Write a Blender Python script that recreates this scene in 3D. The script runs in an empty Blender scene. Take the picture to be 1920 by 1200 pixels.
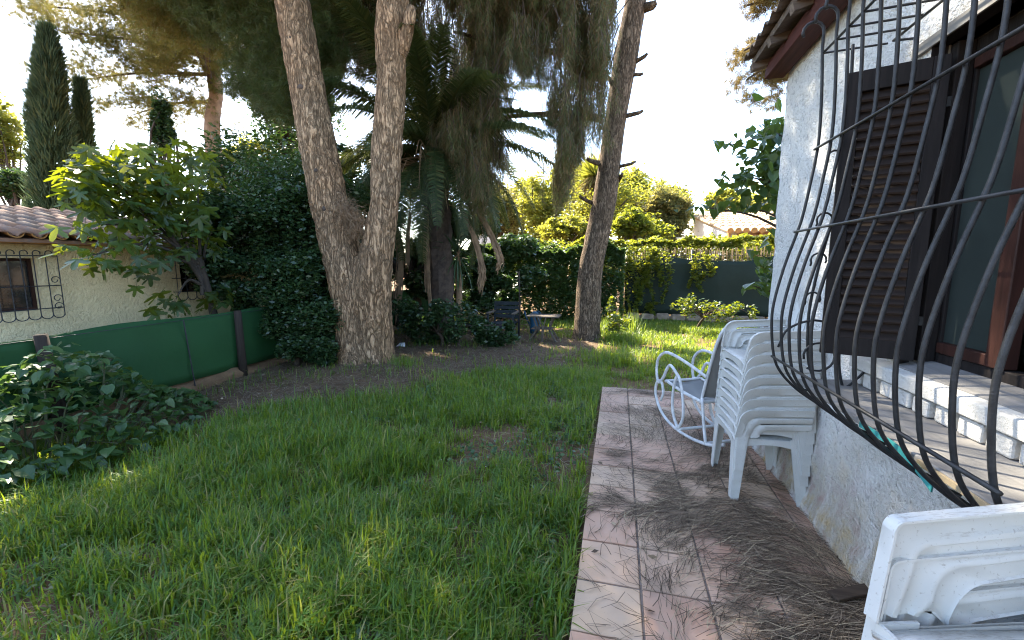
import bpy, math, random
import numpy as np
from mathutils import Vector, Matrix, Quaternion

rng = np.random.default_rng(7)
random.seed(7)
S = bpy.context.scene
COL = S.collection

# ------------------------------------------------------------------ camera
FPX, CAMH = 790.0, 1.6
TH = math.atan(105 / FPX)
PSI = math.atan(200 / FPX * math.cos(TH))
cf = np.array([-math.sin(PSI) * math.cos(TH), math.cos(PSI) * math.cos(TH), -math.sin(TH)])
cr = np.array([math.cos(PSI), math.sin(PSI), 0.0])
cu = np.cross(cr, cf)
CC = np.array([0, 0, CAMH])
cam_d = bpy.data.cameras.new('camera')
cam_d.sensor_width = 36
cam_d.lens = FPX / 1920 * 36
cam_d.clip_start = 0.05
cam_d.clip_end = 2000
cam = bpy.data.objects.new('camera', cam_d)
COL.objects.link(cam)
cam.matrix_world = Matrix(((cr[0], cu[0], -cf[0], 0), (cr[1], cu[1], -cf[1], 0),
                           (cr[2], cu[2], -cf[2], CAMH), (0, 0, 0, 1)))
S.camera = cam

# ------------------------------------------------------------------ light
SUN_AZ, SUN_EL = math.radians(-50), math.radians(46)      # azimuth from +Y, clockwise
sun_dir = Vector((math.sin(SUN_AZ) * math.cos(SUN_EL), math.cos(SUN_AZ) * math.cos(SUN_EL), math.sin(SUN_EL)))
W = bpy.data.worlds.new('World')
S.world = W
W.use_nodes = True
wn = W.node_tree
bg = wn.nodes['Background']
sky = wn.nodes.new('ShaderNodeTexSky')
sky.sky_type = 'NISHITA'
sky.sun_disc = False
sky.sun_elevation = SUN_EL
sky.sun_rotation = SUN_AZ
sky.air_density = 1.0
sky.dust_density = 1.1
sky.ozone_density = 1.0
wn.links.new(sky.outputs[0], bg.inputs[0])
bg.inputs[1].default_value = 0.15
sl = bpy.data.lights.new('sun', 'SUN')
sl.energy = 5.0
sl.angle = math.radians(0.53)
sl.color = (1.0, 0.9, 0.72)
so = bpy.data.objects.new('sun', sl)
COL.objects.link(so)
so.rotation_euler = sun_dir.to_track_quat('Z', 'Y').to_euler()
so.location = (-20, 15, 20)
vs = S.view_settings
vs.view_transform = 'Standard'
vs.look = 'None'
vs.gamma = 1
vs.exposure = 2.5
vs.use_curve_mapping = False
S.render.engine = 'CYCLES'
S.cycles.use_denoising = True
S.cycles.filter_width = 1.1
S.cycles.max_bounces = 6
S.cycles.diffuse_bounces = 4
S.cycles.transmission_bounces = 4
S.cycles.transparent_max_bounces = 6
S.cycles.caustics_reflective = False
S.cycles.caustics_refractive = False


# ------------------------------------------------------------------ pixel -> point
def ray(x, y):
    return cf + cr * (x - 960) / FPX - cu * (y - 600) / FPX


def at_y(x, y, Y):
    d = ray(x, y)
    return CC + d * Y / d[1]


def at_x(x, y, X):
    d = ray(x, y)
    return CC + d * X / d[0]


def at_z(x, y, z):
    d = ray(x, y)
    return CC + d * (z - CAMH) / d[2]


# ------------------------------------------------------------------ object helpers
def np_mesh(name, V, P):
    V = np.asarray(V, dtype=np.float32)
    P = np.asarray(P, dtype=np.int32)
    me = bpy.data.meshes.new(name)
    me.vertices.add(len(V))
    me.vertices.foreach_set('co', V.ravel())
    k = P.shape[1]
    me.loops.add(P.size)
    me.loops.foreach_set('vertex_index', P.ravel())
    me.polygons.add(len(P))
    me.polygons.foreach_set('loop_start', np.arange(0, P.size, k, dtype=np.int32))
    me.update(calc_edges=True)
    return me


class MB:
    """collects shapes (python lists) for one mesh"""
    def __init__(self):
        self.v, self.f = [], []

    def add(self, V, F):
        o = len(self.v)
        self.v.extend([tuple(map(float, p)) for p in V])
        self.f.extend([tuple(i + o for i in f) for f in F])
        return self

    def box(self, x0, x1, y0, y1, z0, z1):
        V = [(x, y, z) for z in (z0, z1) for y in (y0, y1) for x in (x0, x1)]
        return self.add(V, [(0, 2, 3, 1), (4, 5, 7, 6), (0, 1, 5, 4), (2, 6, 7, 3), (0, 4, 6, 2), (1, 3, 7, 5)])

    def beam(self, a, b, w, h, up=(0, 0, 1)):
        a, b = Vector(a), Vector(b)
        d = (b - a).normalized()
        s = d.cross(Vector(up))
        if s.length < 1e-4:
            s = d.cross(Vector((1, 0, 0)))
        s.normalize()
        u = s.cross(d)
        V = []
        for p in (a, b):
            for i, j in ((-1, -1), (1, -1), (1, 1), (-1, 1)):
                V.append(p + s * (i * w / 2) + u * (j * h / 2))
        return self.add(V, [(0, 1, 2, 3), (7, 6, 5, 4), (0, 4, 5, 1), (1, 5, 6, 2), (2, 6, 7, 3), (3, 7, 4, 0)])

    def tube(self, path, r, n=7, cap=True, jit=0.0, seed=0):
        P = [Vector(p) for p in path]
        R = r if isinstance(r, (list, tuple)) else [r] * len(P)
        rr = random.Random(seed)
        V, F = [], []
        prev = None
        for i, p in enumerate(P):
            d = (P[min(i + 1, len(P) - 1)] - P[max(i - 1, 0)])
            if d.length < 1e-7:
                d = Vector((0, 0, 1))
            d.normalize()
            if prev is None:
                s = d.cross(Vector((0.3, 0.9, 0.2)))
                if s.length < 0.1:
                    s = d.cross(Vector((1, 0, 0)))
            else:
                s = prev - d * prev.dot(d)
            s.normalize()
            prev = s
            u = d.cross(s)
            for k in range(n):
                a = 2 * math.pi * k / n
                q = R[i] * (1 + jit * (rr.random() - .5))
                V.append(p + (s * math.cos(a) + u * math.sin(a)) * q)
        for i in range(len(P) - 1):
            for k in range(n):
                F.append((i * n + k, i * n + (k + 1) % n, (i + 1) * n + (k + 1) % n, (i + 1) * n + k))
        if cap:
            F.append(tuple(reversed(range(n))))
            F.append(tuple((len(P) - 1) * n + k for k in range(n)))
        return self.add(V, F)

    def prism(self, pts, axis, c0, c1):
        """polygon pts in the plane across axis, from c0 to c1"""
        n = len(pts)

        def mk(p, c):
            return {'x': (c, p[0], p[1]), 'y': (p[0], c, p[1]), 'z': (p[0], p[1], c)}[axis]
        V = [mk(p, c0) for p in pts] + [mk(p, c1) for p in pts]
        F = [tuple(reversed(range(n))), tuple(range(n, 2 * n))]
        F += [(i, (i + 1) % n, n + (i + 1) % n, n + i) for i in range(n)]
        return self.add(V, F)

    def mesh(self, name):
        me = bpy.data.meshes.new(name)
        me.from_pydata(self.v, [], self.f)
        me.update()
        return me


def smooth(path, n=6):
    """Catmull-Rom through points"""
    P = [np.array(p, float) for p in path]
    P = [2 * P[0] - P[1]] + P + [2 * P[-1] - P[-2]]
    out = []
    for i in range(1, len(P) - 2):
        for k in range(n):
            t = k / n
            out.append(0.5 * (2 * P[i] + (P[i + 1] - P[i - 1]) * t + (2 * P[i - 1] - 5 * P[i] + 4 * P[i + 1] - P[i + 2]) * t * t
                              + (3 * P[i] - P[i - 1] - 3 * P[i + 1] + P[i + 2]) * t ** 3))
    out.append(P[-2])
    return out


def setp(o, label=None, cat=None, group=None, kind=None):
    if label:
        o['label'] = label
    if cat:
        o['category'] = cat
    if group:
        o['group'] = group
    if kind:
        o['kind'] = kind
    return o


def empty(name, loc, label, cat, group=None, rz=0):
    o = bpy.data.objects.new(name, None)
    o.empty_display_size = 0.1
    o.location = loc
    o.rotation_euler[2] = rz
    COL.objects.link(o)
    return setp(o, label, cat, group)


def obj(name, me, mat=None, parent=None, world=True, smooth_shade=False, bevel=0, kind=None, label=None):
    """link a mesh; when world is set its coordinates are world coordinates and are moved into the parent's space"""
    if isinstance(me, MB):
        me = me.mesh(name)
    if mat and not me.materials:
        me.materials.append(mat)
    if smooth_shade:
        me.polygons.foreach_set('use_smooth', [True] * len(me.polygons))
    o = bpy.data.objects.new(name, me)
    COL.objects.link(o)
    if parent:
        o.parent = parent
        if world:
            off = Vector((0, 0, 0))
            q = parent
            while q:
                off += q.location
                q = q.parent
            o.location = -off
    if bevel:
        b = o.modifiers.new('bevel', 'BEVEL')
        b.width = bevel
        b.segments = 2
        b.limit_method = 'ANGLE'
        b.angle_limit = math.radians(40)
    if kind:
        o['kind'] = kind
    if label:
        o['label'] = label
    return o


def copy_tree(o, parent=None):
    c = o.copy()
    COL.objects.link(c)
    c.parent = parent
    for ch in list(o.children):
        copy_tree(ch, c)
    return c


# ------------------------------------------------------------------ materials
def mat(name):
    m = bpy.data.materials.new(name)
    m.use_nodes = True
    nt = m.node_tree
    return m, nt, nt.nodes['Principled BSDF']


def N(nt, t, **kw):
    n = nt.nodes.new(t)
    for k, v in kw.items():
        if k in n.inputs:
            n.inputs[k].default_value = v
        else:
            setattr(n, k, v)
    return n


def ramp(nt, fac, stops):
    r = nt.nodes.new('ShaderNodeValToRGB')
    el = r.color_ramp.elements
    while len(el) < len(stops):
        el.new(0.5)
    for e, (p, c) in zip(el, stops):
        e.position = p
        e.color = (*c, 1) if len(c) == 3 else c
    nt.links.new(fac, r.inputs[0])
    return r.outputs[0]


def mixc(nt, fac, a, b, mode='MIX'):
    m = nt.nodes.new('ShaderNodeMix')
    m.data_type = 'RGBA'
    m.blend_type = mode
    for s, v in ((m.inputs[0], fac), (m.inputs[6], a), (m.inputs[7], b)):
        if isinstance(v, (int, float)):
            s.default_value = v
        elif isinstance(v, tuple):
            s.default_value = (*v, 1) if len(v) == 3 else v
        else:
            nt.links.new(v, s)
    return m.outputs[2]


def coords(nt, scale=(1, 1, 1), kind='Object'):
    tc = nt.nodes.new('ShaderNodeTexCoord')
    mp = nt.nodes.new('ShaderNodeMapping')
    mp.inputs['Scale'].default_value = scale
    nt.links.new(tc.outputs[kind], mp.inputs[0])
    return mp.outputs[0]


def noise(nt, vec, scale, detail=4, rough=0.55, dist=0.0):
    n = N(nt, 'ShaderNodeTexNoise', Scale=scale, Detail=detail, Roughness=rough, Distortion=dist)
    nt.links.new(vec, n.inputs['Vector'])
    return n.outputs[0]


def bump(nt, p, h, strength=0.4, dist=0.01):
    b = N(nt, 'ShaderNodeBump', Strength=strength, Distance=dist)
    nt.links.new(h, b.inputs['Height'])
    nt.links.new(b.outputs[0], p.inputs['Normal'])


def island(nt):
    g = nt.nodes.new('ShaderNodeNewGeometry')
    oi = nt.nodes.new('ShaderNodeObjectInfo')
    a = N(nt, 'ShaderNodeMath', operation='ADD')
    nt.links.new(g.outputs['Random Per Island'], a.inputs[0])
    nt.links.new(oi.outputs['Random'], a.inputs[1])
    f = N(nt, 'ShaderNodeMath', operation='FRACT')
    nt.links.new(a.outputs[0], f.inputs[0])
    return f.outputs[0]


def leafmat(name, stops, tcol, trans=0.4, rough=0.45, spec=0.4, tboost=1.0):
    m, nt, p = mat(name)
    c = ramp(nt, island(nt), stops)
    nt.links.new(c, p.inputs['Base Color'])
    p.inputs['Roughness'].default_value = rough
    p.inputs['Specular IOR Level'].default_value = spec
    t = nt.nodes.new('ShaderNodeBsdfTranslucent')
    tc = mixc(nt, 0.65, c, tcol)
    nt.links.new(tc, t.inputs[0])
    mx = nt.nodes.new('ShaderNodeMixShader')
    mx.inputs[0].default_value = trans
    nt.links.new(p.outputs[0], mx.inputs[1])
    nt.links.new(t.outputs[0], mx.inputs[2])
    nt.links.new(mx.outputs[0], nt.nodes['Material Output'].inputs[0])
    return m


def plain(name, col, rough=0.6, metal=0.0, var=0.25, scale=6, bmp=0.15, spec=0.4):
    m, nt, p = mat(name)
    v = coords(nt)
    n = noise(nt, v, scale, 5, 0.65)
    d = tuple(c * (1 - var) for c in col)
    l = tuple(min(1, c * (1 + var)) for c in col)
    nt.links.new(ramp(nt, n, [(0.3, d), (0.7, l)]), p.inputs['Base Color'])
    p.inputs['Roughness'].default_value = rough
    p.inputs['Metallic'].default_value = metal
    p.inputs['Specular IOR Level'].default_value = spec
    if bmp:
        bump(nt, p, noise(nt, v, scale * 12, 3), bmp, 0.003)
    return m


def barkmat(name, dark, mid, light, sc=1.0, red=None):
    m, nt, p = mat(name)
    v = coords(nt, (10 * sc, 10 * sc, 2.3 * sc))
    ridge = noise(nt, v, 2.1, 3, 0.5, 0.9)
    plate = noise(nt, coords(nt, (11 * sc, 11 * sc, 3.4 * sc)), 2.2, 4, 0.6, 0.7)
    fine = noise(nt, coords(nt, (30 * sc, 30 * sc, 12 * sc)), 2.0, 5, 0.7)
    broad = noise(nt, coords(nt, (1, 1, 0.6)), 1.5, 3)
    c1 = ramp(nt, fine, [(0.28, dark), (0.5, mid), (0.75, light)])
    c2 = mixc(nt, ramp(nt, broad, [(0.38, (0, 0, 0)), (0.7, (0.8, 0.8, 0.8))]), c1, mixc(nt, 0.5, c1, red or mid))
    # fissures where the stretched noises cross their middle
    f1 = ramp(nt, ridge, [(0.39, (1, 1, 1)), (0.49, (0.13, 0.13, 0.13)), (0.58, (1, 1, 1))])
    f2 = ramp(nt, plate, [(0.42, (1, 1, 1)), (0.49, (0.4, 0.4, 0.4)), (0.55, (1, 1, 1))])
    fis = mixc(nt, 1.0, f1, f2, 'MULTIPLY')
    nt.links.new(mixc(nt, 0.85, c2, fis, 'MULTIPLY'), p.inputs['Base Color'])
    p.inputs['Roughness'].default_value = 0.95
    p.inputs['Specular IOR Level'].default_value = 0.15
    bump(nt, p, mixc(nt, 0.3, fis, fine), 1.0, 0.035)
    return m


M = {}
M['bark'] = barkmat('pine_bark', (0.2, 0.125, 0.075), (0.45, 0.30, 0.18), (0.63, 0.46, 0.29), 0.6, (0.5, 0.27, 0.13))
M['bark2'] = barkmat('grey_bark', (0.1, 0.07, 0.05), (0.27, 0.195, 0.135), (0.45, 0.345, 0.24), .85)
M['barkd'] = plain('dark_branch', (0.07, 0.05, 0.038), 0.9, var=0.5, scale=9, bmp=0.5)
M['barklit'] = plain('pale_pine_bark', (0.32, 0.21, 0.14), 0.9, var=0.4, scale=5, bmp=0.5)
M['dry'] = plain('dry_frond', (0.24, 0.155, 0.09), 0.9, var=0.45, scale=5, bmp=0.3)
G1 = (0.032, 0.068, 0.018)
M['grass'] = leafmat('grass_blade', [(0.0, (0.03, 0.088, 0.012)), (0.4, (0.058, 0.152, 0.02)), (0.78, (0.10, 0.2, 0.03)), (0.9, (0.19, 0.215, 0.055)), (1.0, (0.37, 0.285, 0.14))],
                     (0.54, 0.64, 0.03), 0.43, 0.42, 0.5)
M['needle_green'] = leafmat('pine_needle', [(0.0, (0.028, 0.05, 0.016)), (0.55, (0.05, 0.085, 0.022)), (0.82, (0.09, 0.11, 0.03)), (1.0, (0.14, 0.1, 0.05))],
                            (0.16, 0.18, 0.03), 0.32, 0.5, 0.3)
M['needle_mixed'] = leafmat('weeping_needle', [(0.0, (0.065, 0.095, 0.034)), (0.4, (0.10, 0.135, 0.045)), (0.6, (0.17, 0.125, 0.06)), (1.0, (0.26, 0.165, 0.09))],
                            (0.2, 0.18, 0.06), 0.35, 0.55, 0.3)
M['needle_gold'] = leafmat('golden_needle', [(0.0, (0.07, 0.10, 0.025)), (0.5, (0.13, 0.15, 0.035)), (1.0, (0.22, 0.15, 0.06))], (0.30, 0.24, 0.05), 0.42, 0.55, 0.3)
M['needle_dry'] = leafmat('golden_dry_needle', [(0.0, (0.12, 0.085, 0.045)), (0.5, (0.2, 0.14, 0.06)), (1.0, (0.2, 0.19, 0.06))], (0.34, 0.24, 0.07), 0.4, 0.6, 0.2)
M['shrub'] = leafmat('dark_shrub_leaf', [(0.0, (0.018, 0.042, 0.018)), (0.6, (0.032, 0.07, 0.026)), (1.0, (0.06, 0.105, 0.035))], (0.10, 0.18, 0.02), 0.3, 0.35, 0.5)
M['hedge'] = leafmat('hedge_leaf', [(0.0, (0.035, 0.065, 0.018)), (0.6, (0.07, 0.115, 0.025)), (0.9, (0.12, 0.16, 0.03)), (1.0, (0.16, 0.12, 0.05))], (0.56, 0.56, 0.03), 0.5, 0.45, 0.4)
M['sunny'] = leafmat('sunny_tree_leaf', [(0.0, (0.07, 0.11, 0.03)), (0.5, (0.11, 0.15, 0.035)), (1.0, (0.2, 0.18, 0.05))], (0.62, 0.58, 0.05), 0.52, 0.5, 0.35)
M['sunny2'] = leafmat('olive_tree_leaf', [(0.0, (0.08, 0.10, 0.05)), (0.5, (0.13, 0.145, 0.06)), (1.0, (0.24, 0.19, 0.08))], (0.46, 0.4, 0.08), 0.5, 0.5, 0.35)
M['cypress'] = leafmat('cypress_spray', [(0.0, (0.035, 0.065, 0.035)), (0.7, (0.07, 0.105, 0.055)), (1.0, (0.13, 0.14, 0.06))], (0.11, 0.16, 0.05), 0.25, 0.6, 0.25)
M['palm'] = leafmat('palm_leaflet', [(0.0, (0.02, 0.035, 0.012)), (0.6, (0.038, 0.058, 0.018)), (1.0, (0.085, 0.085, 0.028))], (0.16, 0.17, 0.03), 0.26, 0.55, 0.25)
M['yucca'] = leafmat('sword_leaf', [(0.0, (0.03, 0.065, 0.03)), (1.0, (0.06, 0.11, 0.045))], (0.1, 0.18, 0.04), 0.2, 0.4, 0.45)
M['fig'] = leafmat('fig_leaf', [(0.0, (0.018, 0.045, 0.014)), (0.6, (0.032, 0.072, 0.02)), (1.0, (0.055, 0.11, 0.025))], (0.52, 0.55, 0.01), 0.34, 0.42, 0.5)
M['bush'] = leafmat('broad_bush_leaf', [(0.0, (0.028, 0.07, 0.022)), (0.7, (0.05, 0.11, 0.032)), (1.0, (0.09, 0.15, 0.05))], (0.16, 0.26, 0.03), 0.3, 0.38, 0.5)
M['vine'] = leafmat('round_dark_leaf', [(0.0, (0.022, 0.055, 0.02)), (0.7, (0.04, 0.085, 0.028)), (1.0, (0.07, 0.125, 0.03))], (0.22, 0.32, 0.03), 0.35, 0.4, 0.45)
M['litter'] = leafmat('fallen_needle', [(0.0, (0.055, 0.038, 0.026)), (0.5, (0.15, 0.108, 0.073)), (0.8, (0.27, 0.2, 0.14)), (1.0, (0.45, 0.35, 0.22))], (0.1, 0.08, 0.05), 0.05, 0.8, 0.2)


def ground_mat():
    m, nt, p = mat('soil_and_litter')
    v = coords(nt)
    a = noise(nt, v, 1.3, 5, 0.6)
    b = noise(nt, v, 38, 6, 0.75)
    v2 = coords(nt, (22, 70, 1))
    c = noise(nt, v2, 1.0, 4, 0.7, 1.5)
    base = ramp(nt, a, [(0.3, (0.12, 0.074, 0.04)), (0.55, (0.21, 0.13, 0.072)), (0.8, (0.16, 0.115, 0.058))])
    col = mixc(nt, ramp(nt, b, [(0.35, (0.25, 0.25, 0.25)), (0.7, (0.0, 0.0, 0.0))]), base, (0.035, 0.027, 0.02))
    col = mixc(nt, ramp(nt, c, [(0.55, (0, 0, 0)), (0.75, (0.7, 0.7, 0.7))]), col, (0.2, 0.145, 0.1))
    nt.links.new(col, p.inputs['Base Color'])
    p.inputs['Roughness'].default_value = 1
    p.inputs['Specular IOR Level'].default_value = 0.1
    bump(nt, p, mixc(nt, 0.5, b, c), 0.8, 0.02)
    return m


def stucco(name, col, stain=None, coarse=1.0, speck=0.5, strength=0.5, zstain=None):
    m, nt, p = mat(name)
    v = coords(nt)
    f = noise(nt, v, 90 * coarse, 3, 0.6)
    g = noise(nt, v, 34 * coarse, 4, 0.65)
    l = noise(nt, v, 2.2, 5, 0.6)
    c = ramp(nt, l, [(0.3, tuple(x * 0.86 for x in col)), (0.65, col)])
    pits = ramp(nt, g, [(0.34, (1, 1, 1)), (0.45, (0, 0, 0))])
    c = mixc(nt, mixc(nt, speck, (0, 0, 0), pits), c, tuple(x * 0.35 for x in col))
    if stain:
        s = noise(nt, coords(nt, (1, 1.2, 0.8)), 2.0, 5, 0.65, 0.6)
        sp = nt.nodes.new('ShaderNodeSeparateXYZ')
        tc = nt.nodes.new('ShaderNodeTexCoord')
        nt.links.new(tc.outputs['Object'], sp.inputs[0])
        mr = N(nt, 'ShaderNodeMapRange')
        mr.inputs[1].default_value, mr.inputs[2].default_value = zstain
        mr.inputs[3].default_value, mr.inputs[4].default_value = 1.0, 0.0
        nt.links.new(sp.outputs[2], mr.inputs[0])
        mu = N(nt, 'ShaderNodeMath', operation='MULTIPLY')
        nt.links.new(ramp(nt, s, [(0.36, (0, 0, 0)), (0.55, (1, 1, 1))]), mu.inputs[0])
        nt.links.new(mr.outputs[0], mu.inputs[1])
        sc = ramp(nt, noise(nt, v, 7, 4), [(0.35, stain), (0.5, (0.42, 0.36, 0.27)), (0.68, (0.36, 0.21, 0.16))])
        c = mixc(nt, mu.outputs[0], c, sc)
    nt.links.new(c, p.inputs['Base Color'])
    p.inputs['Roughness'].default_value = 0.92
    p.inputs['Specular IOR Level'].default_value = 0.2
    bump(nt, p, mixc(nt, 0.6, f, g), strength, 0.05)
    return m


def tilemat():
    m, nt, p = mat('terracotta_floor_tile')
    oi = nt.nodes.new('ShaderNodeObjectInfo')
    v = coords(nt)
    ad = N(nt, 'ShaderNodeVectorMath', operation='ADD')
    nt.links.new(v, ad.inputs[0])
    nt.links.new(oi.outputs['Location'], ad.inputs[1])
    a = noise(nt, ad.outputs[0], 5, 5, 0.65)
    b = noise(nt, ad.outputs[0], 55, 4, 0.7)
    big = noise(nt, ad.outputs[0], 1.4, 3)
    base = ramp(nt, oi.outputs['Random'], [(0.0, (0.46, 0.25, 0.16)), (0.4, (0.54, 0.325, 0.21)), (0.7, (0.56, 0.385, 0.245)), (1.0, (0.51, 0.28, 0.185))])
    c = mixc(nt, ramp(nt, a, [(0.4, (0, 0, 0)), (0.75, (0.6, 0.6, 0.6))]), base, (0.5, 0.38, 0.3))
    c = mixc(nt, ramp(nt, big, [(0.52, (0, 0, 0)), (0.72, (0.55, 0.55, 0.55))]), c, (0.2, 0.145, 0.115))
    c = mixc(nt, ramp(nt, b, [(0.66, (0, 0, 0)), (0.74, (0.8, 0.8, 0.8))]), c, (0.12, 0.09, 0.075))
    nt.links.new(c, p.inputs['Base Color'])
    nt.links.new(ramp(nt, a, [(0.3, (0.45,) * 3), (0.7, (0.75,) * 3)]), p.inputs['Roughness'])
    bump(nt, p, b, 0.15, 0.004)
    return m


def plasticmat():
    m, nt, p = mat('weathered_white_plastic')
    v = coords(nt)
    a = noise(nt, v, 5, 3, 0.5)
    b = noise(nt, v, 130, 3, 0.6)
    v2 = coords(nt, (60, 12, 12))
    g = nt.nodes.new('ShaderNodeNewGeometry')
    sp = nt.nodes.new('ShaderNodeSeparateXYZ')
    nt.links.new(g.outputs['True Normal'], sp.inputs[0])
    upf = ramp(nt, sp.outputs[2], [(0.6, (0, 0, 0)), (0.95, (1, 1, 1))])
    c = ramp(nt, a, [(0.3, (0.5, 0.5, 0.475)), (0.6, (0.58, 0.58, 0.555))])
    sk = ramp(nt, b, [(0.62, (0, 0, 0)), (0.72, (0.6, 0.6, 0.6))])
    c = mixc(nt, sk, c, (0.27, 0.24, 0.2))
    streak = ramp(nt, noise(nt, v2, 2.5, 4, 0.7, 0.8), [(0.5, (0, 0, 0)), (0.72, (0.8, 0.8, 0.8))])
    dirt = mixc(nt, streak, (0, 0, 0), upf, 'MULTIPLY')
    dirt = mixc(nt, 1.0, upf, streak, 'MULTIPLY')
    c = mixc(nt, dirt, c, (0.22, 0.17, 0.13))
    nt.links.new(c, p.inputs['Base Color'])
    p.inputs['Roughness'].default_value = 0.5
    p.inputs['Specular IOR Level'].default_value = 0.4
    bump(nt, p, b, 0.12, 0.002)
    return m


def woodmat(name, dark, light, axis=2, rough=0.6, sc=1.0):
    m, nt, p = mat(name)
    s = [26 * sc] * 3
    s[axis] = 1.6 * sc
    n = noise(nt, coords(nt, tuple(s)), 1.4, 6, 0.7, 0.4)
    nt.links.new(ramp(nt, n, [(0.3, dark), (0.7, light)]), p.inputs['Base Color'])
    p.inputs['Roughness'].default_value = rough
    p.inputs['Specular IOR Level'].default_value = 0.22
    bump(nt, p, n, 0.4, 0.004)
    return m


def fabricmat(name, col, light, trans=0.25, alpha=0.0, sc=1.0):
    m, nt, p = mat(name)
    v = coords(nt)
    w = N(nt, 'ShaderNodeTexWave', Scale=60.0 * sc, Distortion=0.5)
    nt.links.new(v, w.inputs['Vector'])
    n = noise(nt, v, 1.7, 5, 0.6)
    c = mixc(nt, n, col, light)
    c = mixc(nt, mixc(nt, 0.08, (0, 0, 0), w.outputs[0]), c, tuple(x * 0.6 for x in col))
    nt.links.new(c, p.inputs['Base Color'])
    p.inputs['Roughness'].default_value = 0.75
    t = nt.nodes.new('ShaderNodeBsdfTranslucent')
    nt.links.new(c, t.inputs[0])
    mx = nt.nodes.new('ShaderNodeMixShader')
    mx.inputs[0].default_value = trans
    nt.links.new(p.outputs[0], mx.inputs[1])
    nt.links.new(t.outputs[0], mx.inputs[2])
    out = mx.outputs[0]
    nt.links.new(out, nt.nodes['Material Output'].inputs[0])
    bump(nt, p, n, 0.4, 0.05)
    return m


def rooftile_mat(name, a, b, c):
    m, nt, p = mat(name)
    r = ramp(nt, island(nt), [(0.0, a), (0.5, b), (1.0, c)])
    n = noise(nt, coords(nt), 9, 5, 0.7)
    nt.links.new(mixc(nt, ramp(nt, n, [(0.45, (0, 0, 0)), (0.7, (0.75, 0.75, 0.75))]), r, (0.16, 0.135, 0.12)), p.inputs['Base Color'])
    p.inputs['Roughness'].default_value = 0.9
    bump(nt, p, n, 0.4, 0.01)
    return m


M['ground'] = ground_mat()
M['white_stucco'] = stucco('white_stucco', (0.82, 0.81, 0.78), (0.46, 0.33, 0.16), 0.9, 0.55, 1.0, (0.05, 0.75))
M['cream_stucco'] = stucco('cream_stucco', (0.80, 0.66, 0.40), None, 0.42, 0.14, 1.0)
M['far_white'] = plain('far_white_wall', (0.78, 0.76, 0.73), 0.9, var=0.05)
M['far_pink'] = plain('far_pink_wall', (0.5, 0.3, 0.2), 0.9, var=0.15)
M['tile'] = tilemat()
M['grout'] = plain('grey_grout', (0.2, 0.165, 0.14), 0.95, var=0.4, scale=15)
M['plastic'] = plasticmat()
M['iron'] = plain('black_iron', (0.02, 0.021, 0.023), 0.5, 0.0, var=0.7, scale=18, bmp=0.4, spec=0.35)
M['ironlight'] = plain('dark_iron', (0.03, 0.03, 0.035), 0.55, 0.0, var=0.4, scale=18)
M['shutter'] = woodmat('dark_shutter_wood', (0.008, 0.0055, 0.005), (0.042, 0.028, 0.022), 0, 0.7)
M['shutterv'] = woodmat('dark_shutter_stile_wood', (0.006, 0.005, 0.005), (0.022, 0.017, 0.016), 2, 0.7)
M['frame'] = woodmat('red_brown_frame_wood', (0.02, 0.009, 0.007), (0.05, 0.02, 0.015), 2, 0.5)
M['eave'] = woodmat('red_brown_eave_wood', (0.04, 0.014, 0.012), (0.1, 0.033, 0.026), 1, 0.7)
M['rafter'] = woodmat('grey_brown_rafter', (0.07, 0.055, 0.045), (0.2, 0.16, 0.13), 0, 0.85)
M['slab'] = woodmat('grey_ledge_slab', (0.13, 0.125, 0.12), (0.25, 0.24, 0.23), 1, 0.85, 0.4)
M['brickw'] = stucco('whitewashed_brick', (0.60, 0.58, 0.54), None, 1.3, 0.3, 0.35)
M['mortar'] = plain('dark_mortar', (0.028, 0.024, 0.02), 0.95, var=0.4, scale=14)
M['lintel'] = plain('shade_grey_render', (0.20, 0.19, 0.175), 0.9, var=0.2, scale=5)  # shade under the window head put into this grey
M['dark_in'] = plain('dark_room', (0.05, 0.045, 0.04), 0.9, var=0.2)
M['greenmesh'] = fabricmat('green_shade_net', (0.010, 0.06, 0.015), (0.016, 0.095, 0.024), 0.22)
M['darkmesh'] = fabricmat('dark_green_shade_net', (0.0035, 0.014, 0.008), (0.006, 0.022, 0.013), 0.1)
M['reed'] = plain('dry_reed', (0.24, 0.17, 0.09), 0.9, var=0.5, scale=8)
M['post'] = woodmat('old_fence_post', (0.018, 0.014, 0.011), (0.05, 0.038, 0.03), 2, 0.9)
M['stone'] = plain('rough_stone_kerb', (0.2, 0.155, 0.11), 0.95, var=0.4, scale=5, bmp=0.6)
M['rtile'] = rooftile_mat('weathered_roof_tile', (0.22, 0.11, 0.065), (0.27, 0.15, 0.095), (0.17, 0.115, 0.085))
M['rtile_or'] = plain('orange_eave_tile', (0.42, 0.2, 0.06), 0.85, var=0.3, scale=8)
M['rtile_far'] = rooftile_mat('sunlit_roof_tile', (0.40, 0.27, 0.15), (0.48, 0.36, 0.22), (0.36, 0.22, 0.12))
M['sling'] = fabricmat('grey_sling_fabric', (0.28, 0.28, 0.27), (0.36, 0.36, 0.35), 0.35)
M['whitemetal'] = plain('chipped_white_tube', (0.60, 0.60, 0.60), 0.45, var=0.22, scale=14, bmp=0.2)
M['greywood'] = woodmat('grey_weathered_wood', (0.06, 0.048, 0.038), (0.16, 0.13, 0.1), 0, 0.9)
M['bluewood'] = woodmat('blue_grey_wood', (0.015, 0.02, 0.024), (0.04, 0.05, 0.058), 0, 0.8)
M['blueplastic'] = plain('blue_plastic', (0.012, 0.07, 0.13), 0.4, var=0.2, bmp=0)
M['slateplastic'] = plain('slate_blue_plastic', (0.05, 0.075, 0.11), 0.35, var=0.25, scale=4, bmp=0.05)
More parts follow.
